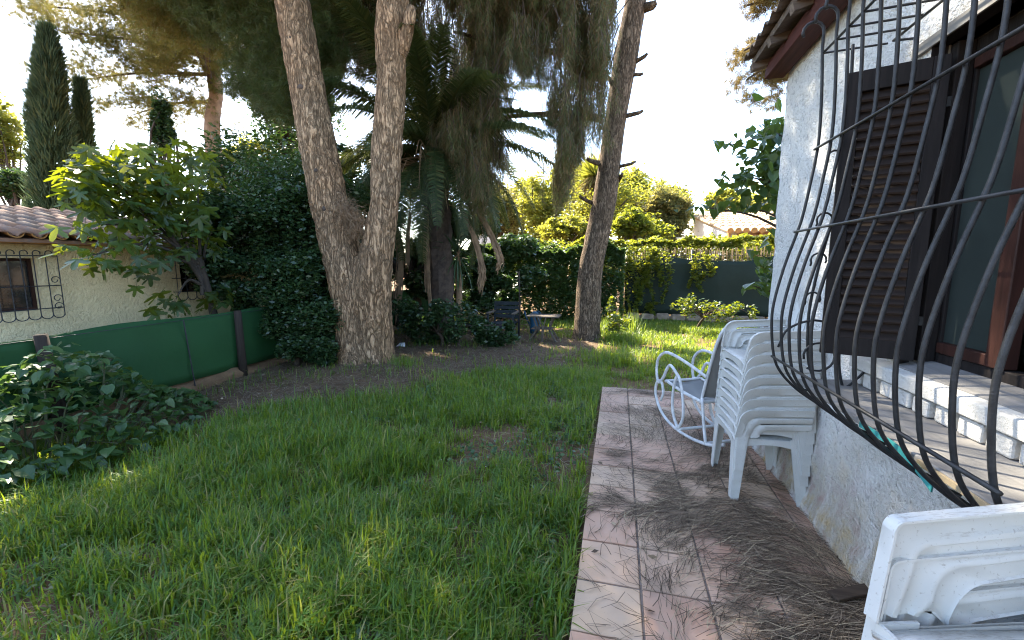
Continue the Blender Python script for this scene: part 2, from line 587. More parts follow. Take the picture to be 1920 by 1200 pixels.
M['teal'] = plain('teal_ribbon', (0.04, 0.25, 0.25), 0.45, var=0.25, scale=20, bmp=0)
M['paper'] = plain('white_scrap', (0.75, 0.75, 0.75), 0.6, var=0.05, bmp=0)
M['pane'] = plain('dusty_pane', (0.03, 0.038, 0.035), 0.3, var=0.15, scale=3, bmp=0, spec=0.3)
M['blackglass'] = plain('dark_pane', (0.015, 0.017, 0.02), 0.12, var=0.2, bmp=0, spec=0.6)


# ------------------------------------------------------------------ value noise for layout
_lat = np.random.default_rng(3).random((64, 64))


def vnoise(x, y, s):
    x = np.asarray(x) * s + 100
    y = np.asarray(y) * s + 100
    i, j = np.floor(x).astype(int), np.floor(y).astype(int)
    u, v = x - i, y - j
    u, v = u * u * (3 - 2 * u), v * v * (3 - 2 * v)
    g = lambda a, b: _lat[a % 64, b % 64]
    return (g(i, j) * (1 - u) + g(i + 1, j) * u) * (1 - v) + (g(i, j + 1) * (1 - u) + g(i + 1, j + 1) * u) * v


def gz(x, y):
    """lawn height"""
    x, y = np.asarray(x, float), np.asarray(y, float)
    k = np.exp(-((x + 4.1) ** 2 + (y - 6.2) ** 2) / 1.6) * 0.10
    return -0.10 + (vnoise(x, y, 0.9) - 0.5) * 0.06 * (np.abs(x) < 8) * (y < 14) + k


# ------------------------------------------------------------------ ground and patio
def axis_pts(lo, hi, step, far):
    a = list(np.arange(lo, hi + 1e-6, step))
    out, s, v = [], step, lo
    while v > -far:
        s *= 1.5
        v -= s
        out.append(v)
    out = out[::-1] + a
    s, v = step, hi
    while v < far:
        s *= 1.5
        v += s
        out.append(v)
    return np.array(out)


gx, gy = axis_pts(-8, 6, 0.2, 400), axis_pts(-2, 15, 0.2, 400)
XX, YY = np.meshgrid(gx, gy)
ZZ = gz(XX, YY)
nx, ny = len(gx), len(gy)
idx = np.arange(nx * ny).reshape(ny, nx)
quads = np.stack([idx[:-1, :-1], idx[:-1, 1:], idx[1:, 1:], idx[1:, :-1]], -1).reshape(-1, 4)
g = obj('ground', np_mesh('ground', np.stack([XX, YY, ZZ], -1).reshape(-1, 3), quads), M['ground'], smooth_shade=True)
setp(g, kind='structure')

TP, TX0, TY0 = 0.32, -0.16, 2.32 - 0.32 * 8
NCOL, NROW = 5, 18
slab = MB().box(TX0 + .004, TX0 + TP * NCOL - .1, TY0, TY0 + TP * NROW - .004, -0.3, -0.012)
patio = obj('patio_floor', slab, M['grout'])
setp(patio, kind='structure')
tm = MB().box(-TP / 2 + .006, TP / 2 - .006, -TP / 2 + .006, TP / 2 - .006, -0.02, 0.0).mesh('tile')
tm.materials.append(M['tile'])
for i in range(NCOL):
    for j in range(NROW):
        x, y = TX0 + TP * (i + .5), TY0 + TP * (j + .5)
        t = obj('tile', tm, None, patio, world=False)
        t.location = (x, y, random.uniform(-0.003, 0.003))
        t.rotation_euler = (random.uniform(-.006, .006), random.uniform(-.006, .006), random.uniform(-.006, .006))
        b = t.modifiers.new('bevel', 'BEVEL')
        b.width = .004
        b.segments = 1


# ------------------------------------------------------------------ grass and litter
def blades(px, py, ln, wd, lean, name, m, z0=None, seg=2):
    n = len(px)
    z = gz(px, py) - 0.01 if z0 is None else z0
    ang = rng.random(n) * 2 * np.pi
    dx, dy = np.cos(ang), np.sin(ang)
    sx, sy = -dy, dx
    b = np.stack([px, py, z], -1)
    side = np.stack([sx, sy, np.zeros(n)], -1)
    fw = np.stack([dx, dy, np.zeros(n)], -1)
    up = np.array([0, 0, 1.0])
    l1 = ln[:, None]
    lean = lean[:, None]
    mid = b + up * l1 * 0.58 * np.sqrt(np.clip(1 - (lean * .5) ** 2, 0.1, 1)) + fw * l1 * 0.22 * lean
    tip = mid + up * l1 * 0.45 * (1 - lean * 1.0) + fw * l1 * 0.5 * lean
    w = wd[:, None] / 2
    V = np.stack([b - side * w, b + side * w, mid - side * w * .85, mid + side * w * .85, tip], 1).reshape(-1, 3)
    k = np.arange(n)[:, None] * 5
    T = np.concatenate([k + np.array([[0, 1, 3]]), k + np.array([[0, 3, 2]]), k + np.array([[2, 3, 4]])], 0)
    return V, T


def dirt_amount(x, y):
    """1 = bare litter ground"""
    d = np.zeros_like(x)
    for cx, cy, rx, ry, a in [(-4.1, 5.0, 1.5, 1.15, 1.25), (-2.9, 6.9, 1.7, 0.9, 1.1), (-5.4, 4.4, .8, 2.2, 1.3), (-1.5, 8.7, 1.9, .9, 1.5),
                              (-4.6, 3.5, .7, 0.8, .8), (-.5, 4.6, .5, .8, .4), (-2.6, 4.0, .7, .5, .2), (-2.0, 1.6, .5, .3, .25), (-3.4, 2.7, .6, .35, .3),
                              (-4.5, 8.2, 1.6, 1.6, 1.2), (-.4, 3.2, .2, .7, .5), (-2.3, 5.5, 1.7, .8, .5), (-1.6, 7.2, 1.6, .7, .45), (-3.0, 10.5, 2.4, 1.2, .9)]:
        d += a * np.exp(-(((x - cx) / rx) ** 2 + ((y - cy) / ry) ** 2))
    return d


def grass_field(x0, x1, y0, y1, dens, ln, wd):
    n = int((x1 - x0) * (y1 - y0) * dens)
    x, y = rng.uniform(x0, x1, n), rng.uniform(y0, y1, n)
    nz = vnoise(x, y, 1.6) * .5 + vnoise(x + 31, y + 7, 4.5) * .35 + vnoise(x, y, 11) * .3
    dens_f = np.clip((nz - 0.36) * 3.6, np.where(y < 3.2, .22, .08), 1) * np.clip(1.1 - dirt_amount(x, y), 0.03, 1)
    edge = np.clip((TX0 - .02 - x) / 0.05, 0, 1)
    beyond = (y > TY0 + TP * NROW + .03)
    onp = np.where(beyond, 1, edge)
    keep = (rng.random(n) < dens_f) & (onp > 0.3)
    x, y, nz = x[keep], y[keep], nz[keep]
    L = ln * (0.4 + rng.random(len(x)) * .85) * (0.35 + nz * 1.15)
    return x, y, L, wd * (0.6 + rng.random(len(x)) * .8), np.clip(rng.normal(.72, .33, len(x)), .05, 1.3)


parts = [grass_field(-5.2, -0.1, 0.75, 3.2, 8200, .2, .0084),
         grass_field(-5.4, -0.1, 3.2, 6.4, 5000, .18, .008),
         grass_field(-5.4, 3.6, 6.4, 13.6, 1900, .15, .010),
         grass_field(-0.2, 4.0, 5.55, 6.6, 3200, .15, .007)]
# tall tufts
for cx, cy, n_, r_, l_ in [(-1.95, 2.75, 420, .10, .30), (-1.5, 3.3, 160, .10, .22), (-2.55, 2.55, 420, .14, .26), (-2.9, 3.0, 260, .14, .22), (-1.2, 2.1, 260, .14, .2), (-2.2, 1.9, 350, .16, .24),
                           (-3.0, 1.9, 300, .16, .22), (-.6, 2.3, 160, .1, .2), (-.45, 1.6, 220, .1, .2), (-1.5, 1.4, 300, .15, .2), (-0.9, 3.2, 200, .14, .2), (-1.4, 4.2, 260, .2, .2), (-.5, 6.4, 400, .3, .22),
                           (-3.3, 6.05, 160, .25, .22), (-4.1, 5.35, 60, .3, .16), (.0, 7.4, 700, .4, .28), (.3, 9.5, 600, .5, .36), (-.2, 10.3, 500, .35, .5), (.2, 11.0, 500, .4, .6), (-.05, 9.3, 200, .2, .35), (-2.9, 8.2, 160, .5, .16), (-3.8, 8.0, 150, .5, .2)]:
    a = rng.normal(0, r_ / 2, n_) + cx
    b = rng.normal(0, r_ / 2, n_) + cy
    parts.append((a, b, l_ * (.5 + rng.random(n_) * .7), np.full(n_, .005 if cy < 5 else .009), np.clip(rng.normal(.7, .3, n_), .1, 1.25)))
gx_, gy_, gl_, gw_, gn_ = [np.concatenate([p[i] for p in parts]) for i in range(5)]
V, T = blades(gx_, gy_, gl_, gw_, gn_, 'grass', M['grass'])
lawn = obj('grass', np_mesh('grass', V, T), M['grass'], kind='stuff')
setp(lawn, 'patchy green lawn grass with long tufts', 'grass')


def needles_flat(px, py, pz, ln, wd, ang, tilt):
    n = len(px)
    d = np.stack([np.cos(ang), np.sin(ang), np.zeros(n)], -1)
    s = np.stack([-np.sin(ang), np.cos(ang), np.zeros(n)], -1)
    c = np.stack([px, py, pz], -1)
    bend = (rng.random(n) - .5)[:, None] * .25
    up = np.array([0, 0, 1.0])
    a = c - d * ln[:, None] / 2 + s * bend * ln[:, None] - up * tilt[:, None] * .3
    e = c + d * ln[:, None] / 2 + s * bend * ln[:, None] + up * tilt[:, None]
    w = wd[:, None] / 2
    V = np.stack([a - s * w, a + s * w, c - s * w + up * .002, c + s * w + up * .002, e - s * w * .5, e + s * w * .5], 1).reshape(-1, 3)
    k = np.arange(n)[:, None] * 6
    Q = np.concatenate([k + np.array([[0, 1, 3, 2]]), k + np.array([[2, 3, 5, 4]])], 0)
    return V, Q


# needles lying on the patio
n = 66000
x, y = rng.uniform(TX0 + .01, 1.27, n), rng.uniform(.75, 5.5, n)
dn = np.zeros(n)
for cx, cy, rx, ry, a in [(.75, 2.75, .42, .28, 1.1), (.2, 2.75, .35, .14, .8), (.95, 2.1, .34, .5, 1.5), (.8, 1.5, .35, .4, 1.4), (.7, 3.25, .5, .25, .5), (.45, 3.0, .2, .3, .4),
                          (.32, 2.05, .18, .06, .5), (.3, 2.4, .1, .15, .4), (.15, 4.0, .25, .18, .35), (.5, 4.6, .4, .3, .4), (.9, 3.9, .3, .5, .5), (.35, 5.35, .5, .12, .6), (0, 3.5, .2, .1, .4), (.5, 1.3, .25, .2, .45), (.1, 4.7, .3, .1, .4)]:
    dn += a * np.exp(-(((x - cx) / rx) ** 2 + ((y - cy) / ry) ** 2))
dn = dn * np.clip((vnoise(x, y, 5) * .6 + vnoise(x, y, 12) * .5 - .22) * 2.2, 0.05, 1) + 0.035
k = rng.random(n) < dn * .62
x, y = x[k], y[k]
n = len(x)
ang = vnoise(x, y, 1.7) * 5.0 - .9 + rng.normal(0, .55, n)
V, Q = needles_flat(x, y, .004 + rng.random(n) * .018, .08 + rng.random(n) * .1, .0022 + rng.random(n) * .002, ang, rng.random(n) * .012)
pn = obj('pine_needle_litter', np_mesh('pine_needle_litter', V, Q), M['litter'], kind='stuff')
setp(pn, 'grey brown fallen pine needles drifted over the terracotta tiles', 'pine needles')
# needles on the soil
n = 90000
x, y = rng.uniform(-5.6, -.2, n), rng.uniform(1.0, 10, n)
k = rng.random(n) < np.clip(dirt_amount(x, y) * .6 + .12, 0, .8)
x, y = x[k], y[k]
n = len(x)
V, Q = needles_flat(x, y, gz(x, y) + .004 + rng.random(n) * .012, .07 + rng.random(n) * .1, .003 + rng.random(n) * .003, rng.random(n) * 6.28, rng.random(n) * .015)
pn = obj('soil_needle_litter', np_mesh('soil_needle_litter', V, Q), M['litter'], kind='stuff')
setp(pn, 'brown pine needles strewn on bare soil under the pines', 'pine needles')


# ------------------------------------------------------------------ foliage builders
def unit(v):
    return v / np.maximum(np.linalg.norm(v, axis=-1, keepdims=True), 1e-9)


def rand_dirs(n):
    return unit(rng.normal(size=(n, 3)))


def leaf_quads(C, size, aspect=.5, updown=0.3, droop=0.2):
    """one folded diamond leaf at every point of C"""
    n = len(C)
    d = rand_dirs(n)
    d[:, 2] = d[:, 2] * updown - droop
    d = unit(d)
    nr = rand_dirs(n) * .8 + np.array([0, 0, .7])
    s = unit(np.cross(d, nr))
    u = np.cross(s, d)
    L = size * (0.6 + rng.random(n) * .8)
    L = L[:, None]
    V = np.stack([C - d * L * .5, C + s * L * aspect * .5 + u * L * .08, C + d * L * .5, C - s * L * aspect * .5 + u * L * .08], 1).reshape(-1, 3)
    return V, np.arange(n * 4).reshape(-1, 4)


def needle_tris(C, D, length, width):
    n = len(C)
    s = unit(np.cross(D, rand_dirs(n)))
    L = (length * (.6 + rng.random(n) * .7))[:, None]
    V = np.stack([C - s * width / 2, C + s * width / 2, C + D * L], 1).reshape(-1, 3)
    return V, np.arange(n * 3).reshape(-1, 3)


def clump_points(centers, radii, per, squash=.75, shell=.55):
    centers = np.asarray(centers, float)
    k = rng.integers(0, len(centers), per * len(centers))
    d = rand_dirs(len(k))
    r = np.asarray(radii, float)[k] * (shell + (1 - shell) * rng.random(len(k)) ** .6) * (0.8 + .4 * rng.random(len(k)))
    d[:, 2] *= squash
    return centers[k] + d * r[:, None]


def ell_centers(c, rad, n, lo=.35):
    d = rand_dirs(n)
    r = (lo + (1 - lo) * rng.random(n) ** .5)[:, None]
    return np.array(c) + d * r * np.array(rad)


def sub_stems(m, base, targets, r0, r1, n=5, sag=.1):
    for t in targets:
        a, b = np.array(base, float), np.array(t, float)
        mid = (a + b) / 2 + rng.normal(size=3) * .12 * np.linalg.norm(b - a) * .5 + np.array([0, 0, sag])
        m.tube(smooth([a, mid, b], 4), [r0 + (r1 - r0) * i / 8 for i in range(9)], n)


def broad_tree(name, label, cat, base, crowns, leaf, per, m, group=None, trunk_r=.12, trunk_mat=None, aspect=.5, nsub=14, sub_r=.42, squash=.8, shell=.45, fill=0.0):
    """trunk with limbs + a crown made of many leaf faces; crowns = [(centre, radii)]"""
    e = empty(name, base, label, cat, group)
    t = MB()
    C, R = [], []
    for c, rad in crowns:
        cs = ell_centers(c, rad, nsub)
        C.append(cs)
        R.append(np.full(nsub, sub_r * min(rad)) * (.7 + .6 * rng.random(nsub)))
    C, R = np.concatenate(C), np.concatenate(R)
    top = np.array(crowns[0][0])
    b = np.array(base, float)
    fork = b + (top - b) * .55
    t.tube(smooth([b - [0, 0, .1], b + (fork - b) * .5 + rng.normal(size=3) * .05, fork], 4), [trunk_r * (1.2 - .5 * i / 8) for i in range(9)], 8)
    sub_stems(t, fork, C[::max(1, len(C) // 14)], trunk_r * .5, trunk_r * .12)
    obj('trunk', t, trunk_mat or M['barkd'], e, smooth_shade=True)
    P = clump_points(C, R, per, squash, shell)
    if fill:
        for c, rad in crowns:
            nf = int(fill * per * nsub)
            q = rand_dirs(nf)
            th_, ph_ = np.arctan2(q[:, 1], q[:, 0]), q[:, 2]
            env = .45 + .55 * vnoise(th_ * 1.1 + c[0], ph_ * 2 + c[1], 1.0) + .5 * vnoise(th_ * 2.5 + c[0], ph_ * 5, 1.3)
            q = q * (rng.random(nf) ** .45 * env * (1 + .12 * rng.normal(size=nf)))[:, None]
            q = np.array(c) + q * np.array(rad)
            q = q[vnoise(q[:, 0] + q[:, 1] * .6, q[:, 2], 4.5 / max(rad)) > .3]
            P = np.concatenate([P, q])
    V, Q = leaf_quads(P, leaf, aspect)
    obj('crown', np_mesh('crown', V, Q), m, e)
    return e


def pine_foliage(C, R, tufts, nper, length, width, out=.8, up=.25, squash=.6):
    """needle tufts scattered in clumps"""
    P = clump_points(C, R, tufts, squash, .2)
    base = np.repeat(P, nper, 0)
    axis = np.repeat(unit(rand_dirs(len(P)) * .7 + np.array([0, 0, up])), nper, 0)
    D = unit(axis + rand_dirs(len(base)) * out)
    return needle_tris(base + rand_dirs(len(base)) * .03, D, length, width)


# ------------------------------------------------------------------ forked pine
BP = np.array([-4.1, 6.1, -0.05])
big = empty('pine_tree', BP, 'large forked pine with two thick trunks rising from one base', 'tree')
t = MB()
L_path = [(-4.2, 6.0, -.35), (-4.2, 6.05, .1), (-4.23, 6.1, .7), (-4.36, 6.1, 1.5), (-4.57, 6.1, 2.5), (-4.74, 6.1, 3.5), (-4.95, 6.1, 4.85), (-5.06, 6.1, 5.7), (-5.4, 6.0, 8.0), (-5.6, 5.9, 10.5)]
R_path = [(-3.86, 6.15, -.35), (-3.88, 6.15, .1), (-3.88, 6.12, .7), (-3.82, 6.1, 1.5), (-3.60, 6.1, 2.5), (-3.52, 6.1, 3.35), (-3.40, 6.1, 4.25), (-3.36, 6.1, 5.15), (-3.1, 6.3, 7.6), (-2.8, 6.5, 10.2)]
t.tube(smooth(L_path, 6), list(np.interp(np.linspace(0, 9, 55), range(10), [.38, .33, .315, .305, .30, .285, .26, .255, .2, .10])), 20)
t.tube(smooth(R_path, 6), list(np.interp(np.linspace(0, 9, 55), range(10), [.35, .305, .295, .285, .215, .235, .215, .225, .16, .08])), 20)
for i in range(7):     # root flare
    a = i * .9 + .3
    t.tube([(BP[0] + math.cos(a) * .2, BP[1] + math.sin(a) * .16, .3), (BP[0] + math.cos(a) * .36, BP[1] + math.sin(a) * .3, .05), (BP[0] + math.cos(a) * .6, BP[1] + math.sin(a) * .5, -.2)], [.16, .13, .05], 8)
trunk = obj('trunk', t, M['bark'], big, smooth_shade=True)
rm = trunk.modifiers.new('remesh', 'REMESH')
rm.mode = 'VOXEL'
rm.voxel_size = .04
rm.use_smooth_shade = True
sm = trunk.modifiers.new('smooth', 'SMOOTH')
sm.iterations = 6
tx = bpy.data.textures.new('bark_relief', 'CLOUDS')
tx.noise_scale = .16
dp = trunk.modifiers.new('relief', 'DISPLACE')
dp.texture = tx
dp.strength = .05
dp.mid_level = .5
# knots and limbs
for p, d, r in [((-4.62, 5.84, 3.05), (-.2, -1, .2), .05), ((-4.8, 5.85, 4.3), (.1, -1, .3), .06), ((-3.5, 5.9, 3.7), (0, -1, .2), .045), ((-4.95, 5.86, 5.0), (-.3, -1, 0), .04), ((-4.5, 5.82, 2.45), (-.2, -1, 0), .045)]:
    p, d = Vector(p), Vector(d).normalized()
    obj('knot', MB().tube([p - d * .05, p + d * .0, p + d * .012], [r * 1.3, r * .9, r * .4], 9, jit=.4), M['barkd'], big, smooth_shade=True)
obj('branch', MB().tube(smooth([(-3.36, 6.1, 4.5), (-3.12, 6.05, 4.85), (-2.98, 6.0, 5.25)], 4), [.11, .105, .1, .1, .095, .09, .085, .08, .05], 10, jit=.1), M['bark'], big, smooth_shade=True)
limbs = [[(-4.9, 6.15, 4.6), (-5.6, 6.9, 4.75), (-6.6, 7.6, 5.1)], [(-5.2, 6.0, 7.2), (-6.6, 5.4, 8.0), (-7.8, 5.0, 8.3)], [(-3.2, 6.3, 7.0), (-1.8, 6.2, 7.6), (-.4, 6.4, 7.8)],
         [(-3.1, 6.4, 7.6), (-2.6, 7.8, 8.2), (-2.2, 9.0, 8.4)], [(-5.4, 6, 8.4), (-5.6, 4.6, 9.2), (-5.6, 3.4, 9.4)], [(-3.0, 6.4, 8.2), (-2.4, 5.0, 9.0), (-1.8, 3.8, 9.1)], [(-5.3, 6.1, 7.6), (-6.0, 7.6, 8.3), (-6.4, 8.8, 8.4)]]
for lp in limbs:
    obj('branch', MB().tube(smooth(lp, 5), list(np.linspace(.085, .016, 11)), 8, jit=.12), M['barkd'], big, smooth_shade=True)
fc = []
for lp in limbs[1:]:
    for s in np.linspace(.35, 1.1, 6):
        q = np.array(lp[0]) + (np.array(lp[2]) - np.array(lp[0])) * s
        for _ in range(3):
            fc.append(q + rng.normal(size=3) * [.6, .6, .35])
for _ in range(130):
    fc.append(np.array([-4.2, 6.1, 10.0]) + rng.normal(size=3) * [1.7, 1.7, 1.0])
for _ in range(45):  # clumps added sunward of the lawn to shade it
    g0 = np.array([rng.uniform(-4.0, -1.2), rng.uniform(4.6, 6.6), 0])
    fc.append(g0 + np.array(sun_dir) * rng.uniform(9.5, 12.5))
for _ in range(60):  # more added clumps, keeping sun off patio and house wall
    g0 = np.array([rng.uniform(-.8, 1.3), rng.uniform(.3, 4.2), rng.uniform(0, 2.4)])
    fc.append(g0 + np.array(sun_dir) * rng.uniform(9.5, 13))
fc = np.array(fc)
fc = fc[fc[:, 2] > 6.9]
V, T = pine_foliage(fc, np.full(len(fc), .6), 34, 15, .22, .011)
# dark drooping sprays beside the left trunk
dk = []
for _ in range(520):
    px, py = rng.uniform(290, 650), rng.uniform(-170, 240)
    if py > np.interp(px, [300, 340, 400, 430, 500, 560, 640], [-10, 30, 90, 165, 215, 225, 150]):
        continue
    dk.append(at_y(px, py, rng.uniform(6.9, 8.4)))
dk = np.array(dk)
V2, T2 = pine_foliage(dk, np.full(len(dk), .33), 34, 16, .16, .007, up=-.2)
obj('crown', np_mesh('crown', np.concatenate([V, V2]), np.concatenate([T, T2 + len(V)])), M['needle_green'], big)
# pile of needles caught in the fork
npile = 2600
P = np.array([-4.08, 5.92, 2.3]) + rng.normal(size=(npile, 3)) * [.09, .07, .15]
P[:, 0] += (P[:, 2] - 2.33) * -.35
V, T = needle_tris(P, unit(rand_dirs(npile) + np.array([.3, 0, -.5])), .14, .006)
fk = obj('needle_pile', np_mesh('needle_pile', V, T), M['dry'], kind='stuff')
setp(fk, 'rust brown pile of needles caught in the pine fork', 'pine needles')

# ------------------------------------------------------------------ leaning pine with stubs
P2 = [(-.66, 9.7, -.35), (-.66, 9.7, .1), (-.64, 9.7, .8), (-.60, 9.7, 1.55), (-.36, 9.7, 2.9), (-.2, 9.7, 4.35), (.02, 9.7, 5.95), (.17, 9.7, 6.95), (.35, 9.7, 8.2), (.4, 9.7, 10.5)]
p2 = empty('pine_tree', (-.66, 9.7, -.08), 'slender leaning pine trunk with broken branch stubs standing before the hedge', 'tree')
t = MB().tube(smooth(P2, 6), list(np.interp(np.linspace(0, 9, 55), range(10), [.36, .31, .285, .27, .26, .225, .245, .22, .16, .06])), 18, jit=.06)
tr = obj('trunk', t, M['bark2'], p2, smooth_shade=True)
dp = tr.modifiers.new('relief', 'DISPLACE')
sbs = tr.modifiers.new('sub', 'SUBSURF')
sbs.levels = sbs.render_levels = 1
dp.texture = tx
dp.strength = .05
stubs = [((1112, 303), (-1, -.2, .3), .28, .07), ((1098, 375), (-1, -.3, .5), .3, .05), ((1178, 308), (1, -.2, .15), .3, .04), ((1192, 213), (1, -.2, .1), .28, .05), ((1150, 160), (-.7, -.3, 1), .35, .06),
         ((1198, 140), (.8, -.3, -.2), .16, .045), ((1205, 108), (1, -.4, .3), .2, .05), ((1220, 12), (1, -.4, -.1), .2, .11), ((1165, 330), (.2, -1, .1), .15, .05)]
for (px, py), d, ln, r in stubs:
    p = Vector(at_y(px, py, 9.6))
    d = Vector(d).normalized()
    ln, r = ln * .55, r * .75
    obj('stub', MB().tube([p - d * .3, p + d * ln * .4, p + d * ln * .9 + Vector((0, 0, .02)), p + d * ln], [r * 1.3, r, r * .8, r * .3], 8, jit=.3, seed=px), M['bark2'], p2, smooth_shade=True)
P2limbs = [[at_y(1135, 112, 9.65), at_y(1060, 100, 9.2), at_y(960, 85, 8.8), at_y(850, 60, 8.6)], [at_y(1125, 222, 9.65), at_y(1050, 214, 9.2), at_y(960, 218, 9.0), at_y(880, 235, 8.8)],
           [(.17, 9.7, 7.0), (-1.0, 9.2, 7.4), (-2.2, 8.6, 7.5), (-3.0, 8.2, 7.3)], [(.25, 9.7, 7.6), (-.8, 8.6, 8.0), (-1.5, 7.6, 8.0), (-2, 7, 7.8)]]
for lp in P2limbs:
    obj('branch', MB().tube(smooth(lp, 5), list(np.linspace(.085, .025, 16)), 7, jit=.15), M['barkd'], p2, smooth_shade=True)
# weeping sprays
low_x = [580, 690, 770, 800, 840, 880, 930, 950, 985, 1010, 1028, 1045, 1075, 1090, 1110, 1135, 1150]
low_y = [120, 150, 190, 260, 330, 400, 390, 250, 235, 250, 330, 388, 380, 290, 300, 270, 120]
holes = [(885, 62, 20), (812, 135, 22), (965, 190, 26), (985, 265, 42), (1010, 320, 34), (1062, 150, 26), (1105, 195, 20), (1015, 205, 20), (925, 195, 22), (1120, 70, 18), (1080, 245, 20), (850, 70, 16), (955, 255, 24)]
base, dirs = [], []
tw = MB()
clusters = []
while len(clusters) < 430:
    px = rng.uniform(590, 1148)
    lim = np.interp(px, low_x, low_y) + rng.normal(0, 22)
    yb = lim - (rng.random() ** 1.3) * (lim + 150)
    if any((px - hx) ** 2 + ((yb - 20) - hy) ** 2 < (hr * 1.15) ** 2 for hx, hy, hr in holes):
        continue
    clusters.append((px, yb, rng.uniform(7.9, 9.2), rng.uniform(8, 20)))
for px0, yb0, Y0, spread in clusters:
    for _ in range(int(5 + spread * .55)):
        px = px0 + rng.normal() * spread * .8
        yb = yb0 - abs(rng.normal()) * 34
        yt = yb - rng.uniform(35, 105)
        Y = Y0 + rng.normal() * .15
        top = at_y(px * .75 + px0 * .25 + rng.uniform(-12, 12), yt, Y)
        bot = at_y(px, yb, Y)
        steps = int(5 + np.linalg.norm(top - bot) * 15)
        for s_ in np.linspace(0, 1, steps):
            q = top + (bot - top) * s_
            for _k in range(9 if s_ > .45 else 5):
                base.append(q + rng.normal(size=3) * .03)
                dirs.append((rng.normal() * .42, rng.normal() * .42, -1 + rng.random() * .6))
        tw.tube([top, (top + bot) / 2 + rng.normal(size=3) * .03, bot], [.007, .005, .003], 3, cap=False)
    tw.tube([at_y(px0 + rng.uniform(-30, 60), yb0 - 190, Y0), at_y(px0 + 5, yb0 - 120, Y0), at_y(px0, yb0 - 40, Y0)], [.012, .009, .004], 4, cap=False)
V, T = needle_tris(np.array(base), unit(np.array(dirs)), .16, .0085)
obj('crown', np_mesh('crown', V, T), M['needle_mixed'], p2, label='weeping grey green and brown needle sprays')
obj('twigs', tw, M['barkd'], p2, kind='stuff')
uc = np.array([.3, 9.7, 10.2]) + rng.normal(size=(70, 3)) * [1.6, 1.4, .9]
uc = np.concatenate([uc, np.array([-2.2, 8.2, 7.9]) + rng.normal(size=(45, 3)) * [1.3, .8, .35]])
V, T = pine_foliage(uc, np.full(len(uc), .5), 26, 14, .2, .009)
obj('crown', np_mesh('crown', V, T), M['needle_green'], p2)

# ------------------------------------------------------------------ palm
def frond_mesh(name, L, n, droop, wid, dead=False):
    m = MB()
    path = []
    for i in range(13):
        s = i / 12
        path.append((0, L * (s - .12 * s * s), L * (.55 * s - droop * s * s)))
    sp = smooth(path, 2)
    m.tube(path, [.022 * (1 - .8 * i / 12) for i in range(13)], 5, cap=False)
    V, F = [], []
    for i in range(n):
        s = .1 + .88 * i / n
        k = s * 12
        a, b = np.array(path[int(k)]), np.array(path[min(12, int(k) + 1)])
        p = a + (b - a) * (k - int(k))
        tan = unit(b - a)
        ln = wid * math.sin(math.pi * (.12 + .83 * s)) ** .7 * random.uniform(.85, 1.1)
        for sd in (-1, 1):
            d = unit(np.array([sd * 1.0, 0, 0]) + tan * .75 + np.array([0, 0, .25 + random.uniform(-.15, .15)]))
            mid = p + d * ln * .5
            tip = p + unit(d + np.array([0, 0, -.6])) * ln
            w = tan * .014
            o = len(V)
            V += [p - w, p + w, mid + w, mid - w, tip]
            F += [(o, o + 1, o + 2, o + 3), (o + 3, o + 2, o + 4)]
    m.add(V, F)
    return m.mesh(name)


PC = Vector(at_y(812, 300, 9.0))
PB = Vector((PC.x + .1, PC.y + .1, -.12))
palm = empty('palm_tree', PB, 'shaggy date palm with arching fronds behind the forked pine', 'palm')
t = MB().tube(smooth([PB - Vector((0, 0, .1)), (PB + PC) / 2 + Vector((.05, 0, 0)), PC], 10), list(np.linspace(.26, .3, 21)), 12, jit=.25)
obj('trunk', t, M['barkd'], palm)
fm = [frond_mesh('frond', 3.5, 100, .6, .48), frond_mesh('frond', 2.7, 84, .95, .42), frond_mesh('frond', 3.9, 110, .42, .5)]
for q in fm:
    q.materials.append(M['palm'])
NF = 64
for i in range(NF):
    o = obj('frond', fm[(0, 2, 0, 1)[i % 4] if i < 42 else 1], None, palm, world=False)
    o.location = PC - PB + Vector((random.uniform(-.08, .08), random.uniform(-.08, .08), random.uniform(-.1, .15)))
    az = i * 2.39996
    tilt = math.radians(55 - 96 * (i / NF) ** .8) if i < 48 else math.radians(random.uniform(-45, -15))
    o.rotation_euler = Quaternion((0, 0, 1), az).cross(Quaternion((1, 0, 0), tilt)).to_euler() if False else (Matrix.Rotation(az, 3, 'Z') @ Matrix.Rotation(tilt, 3, 'X')).to_euler()
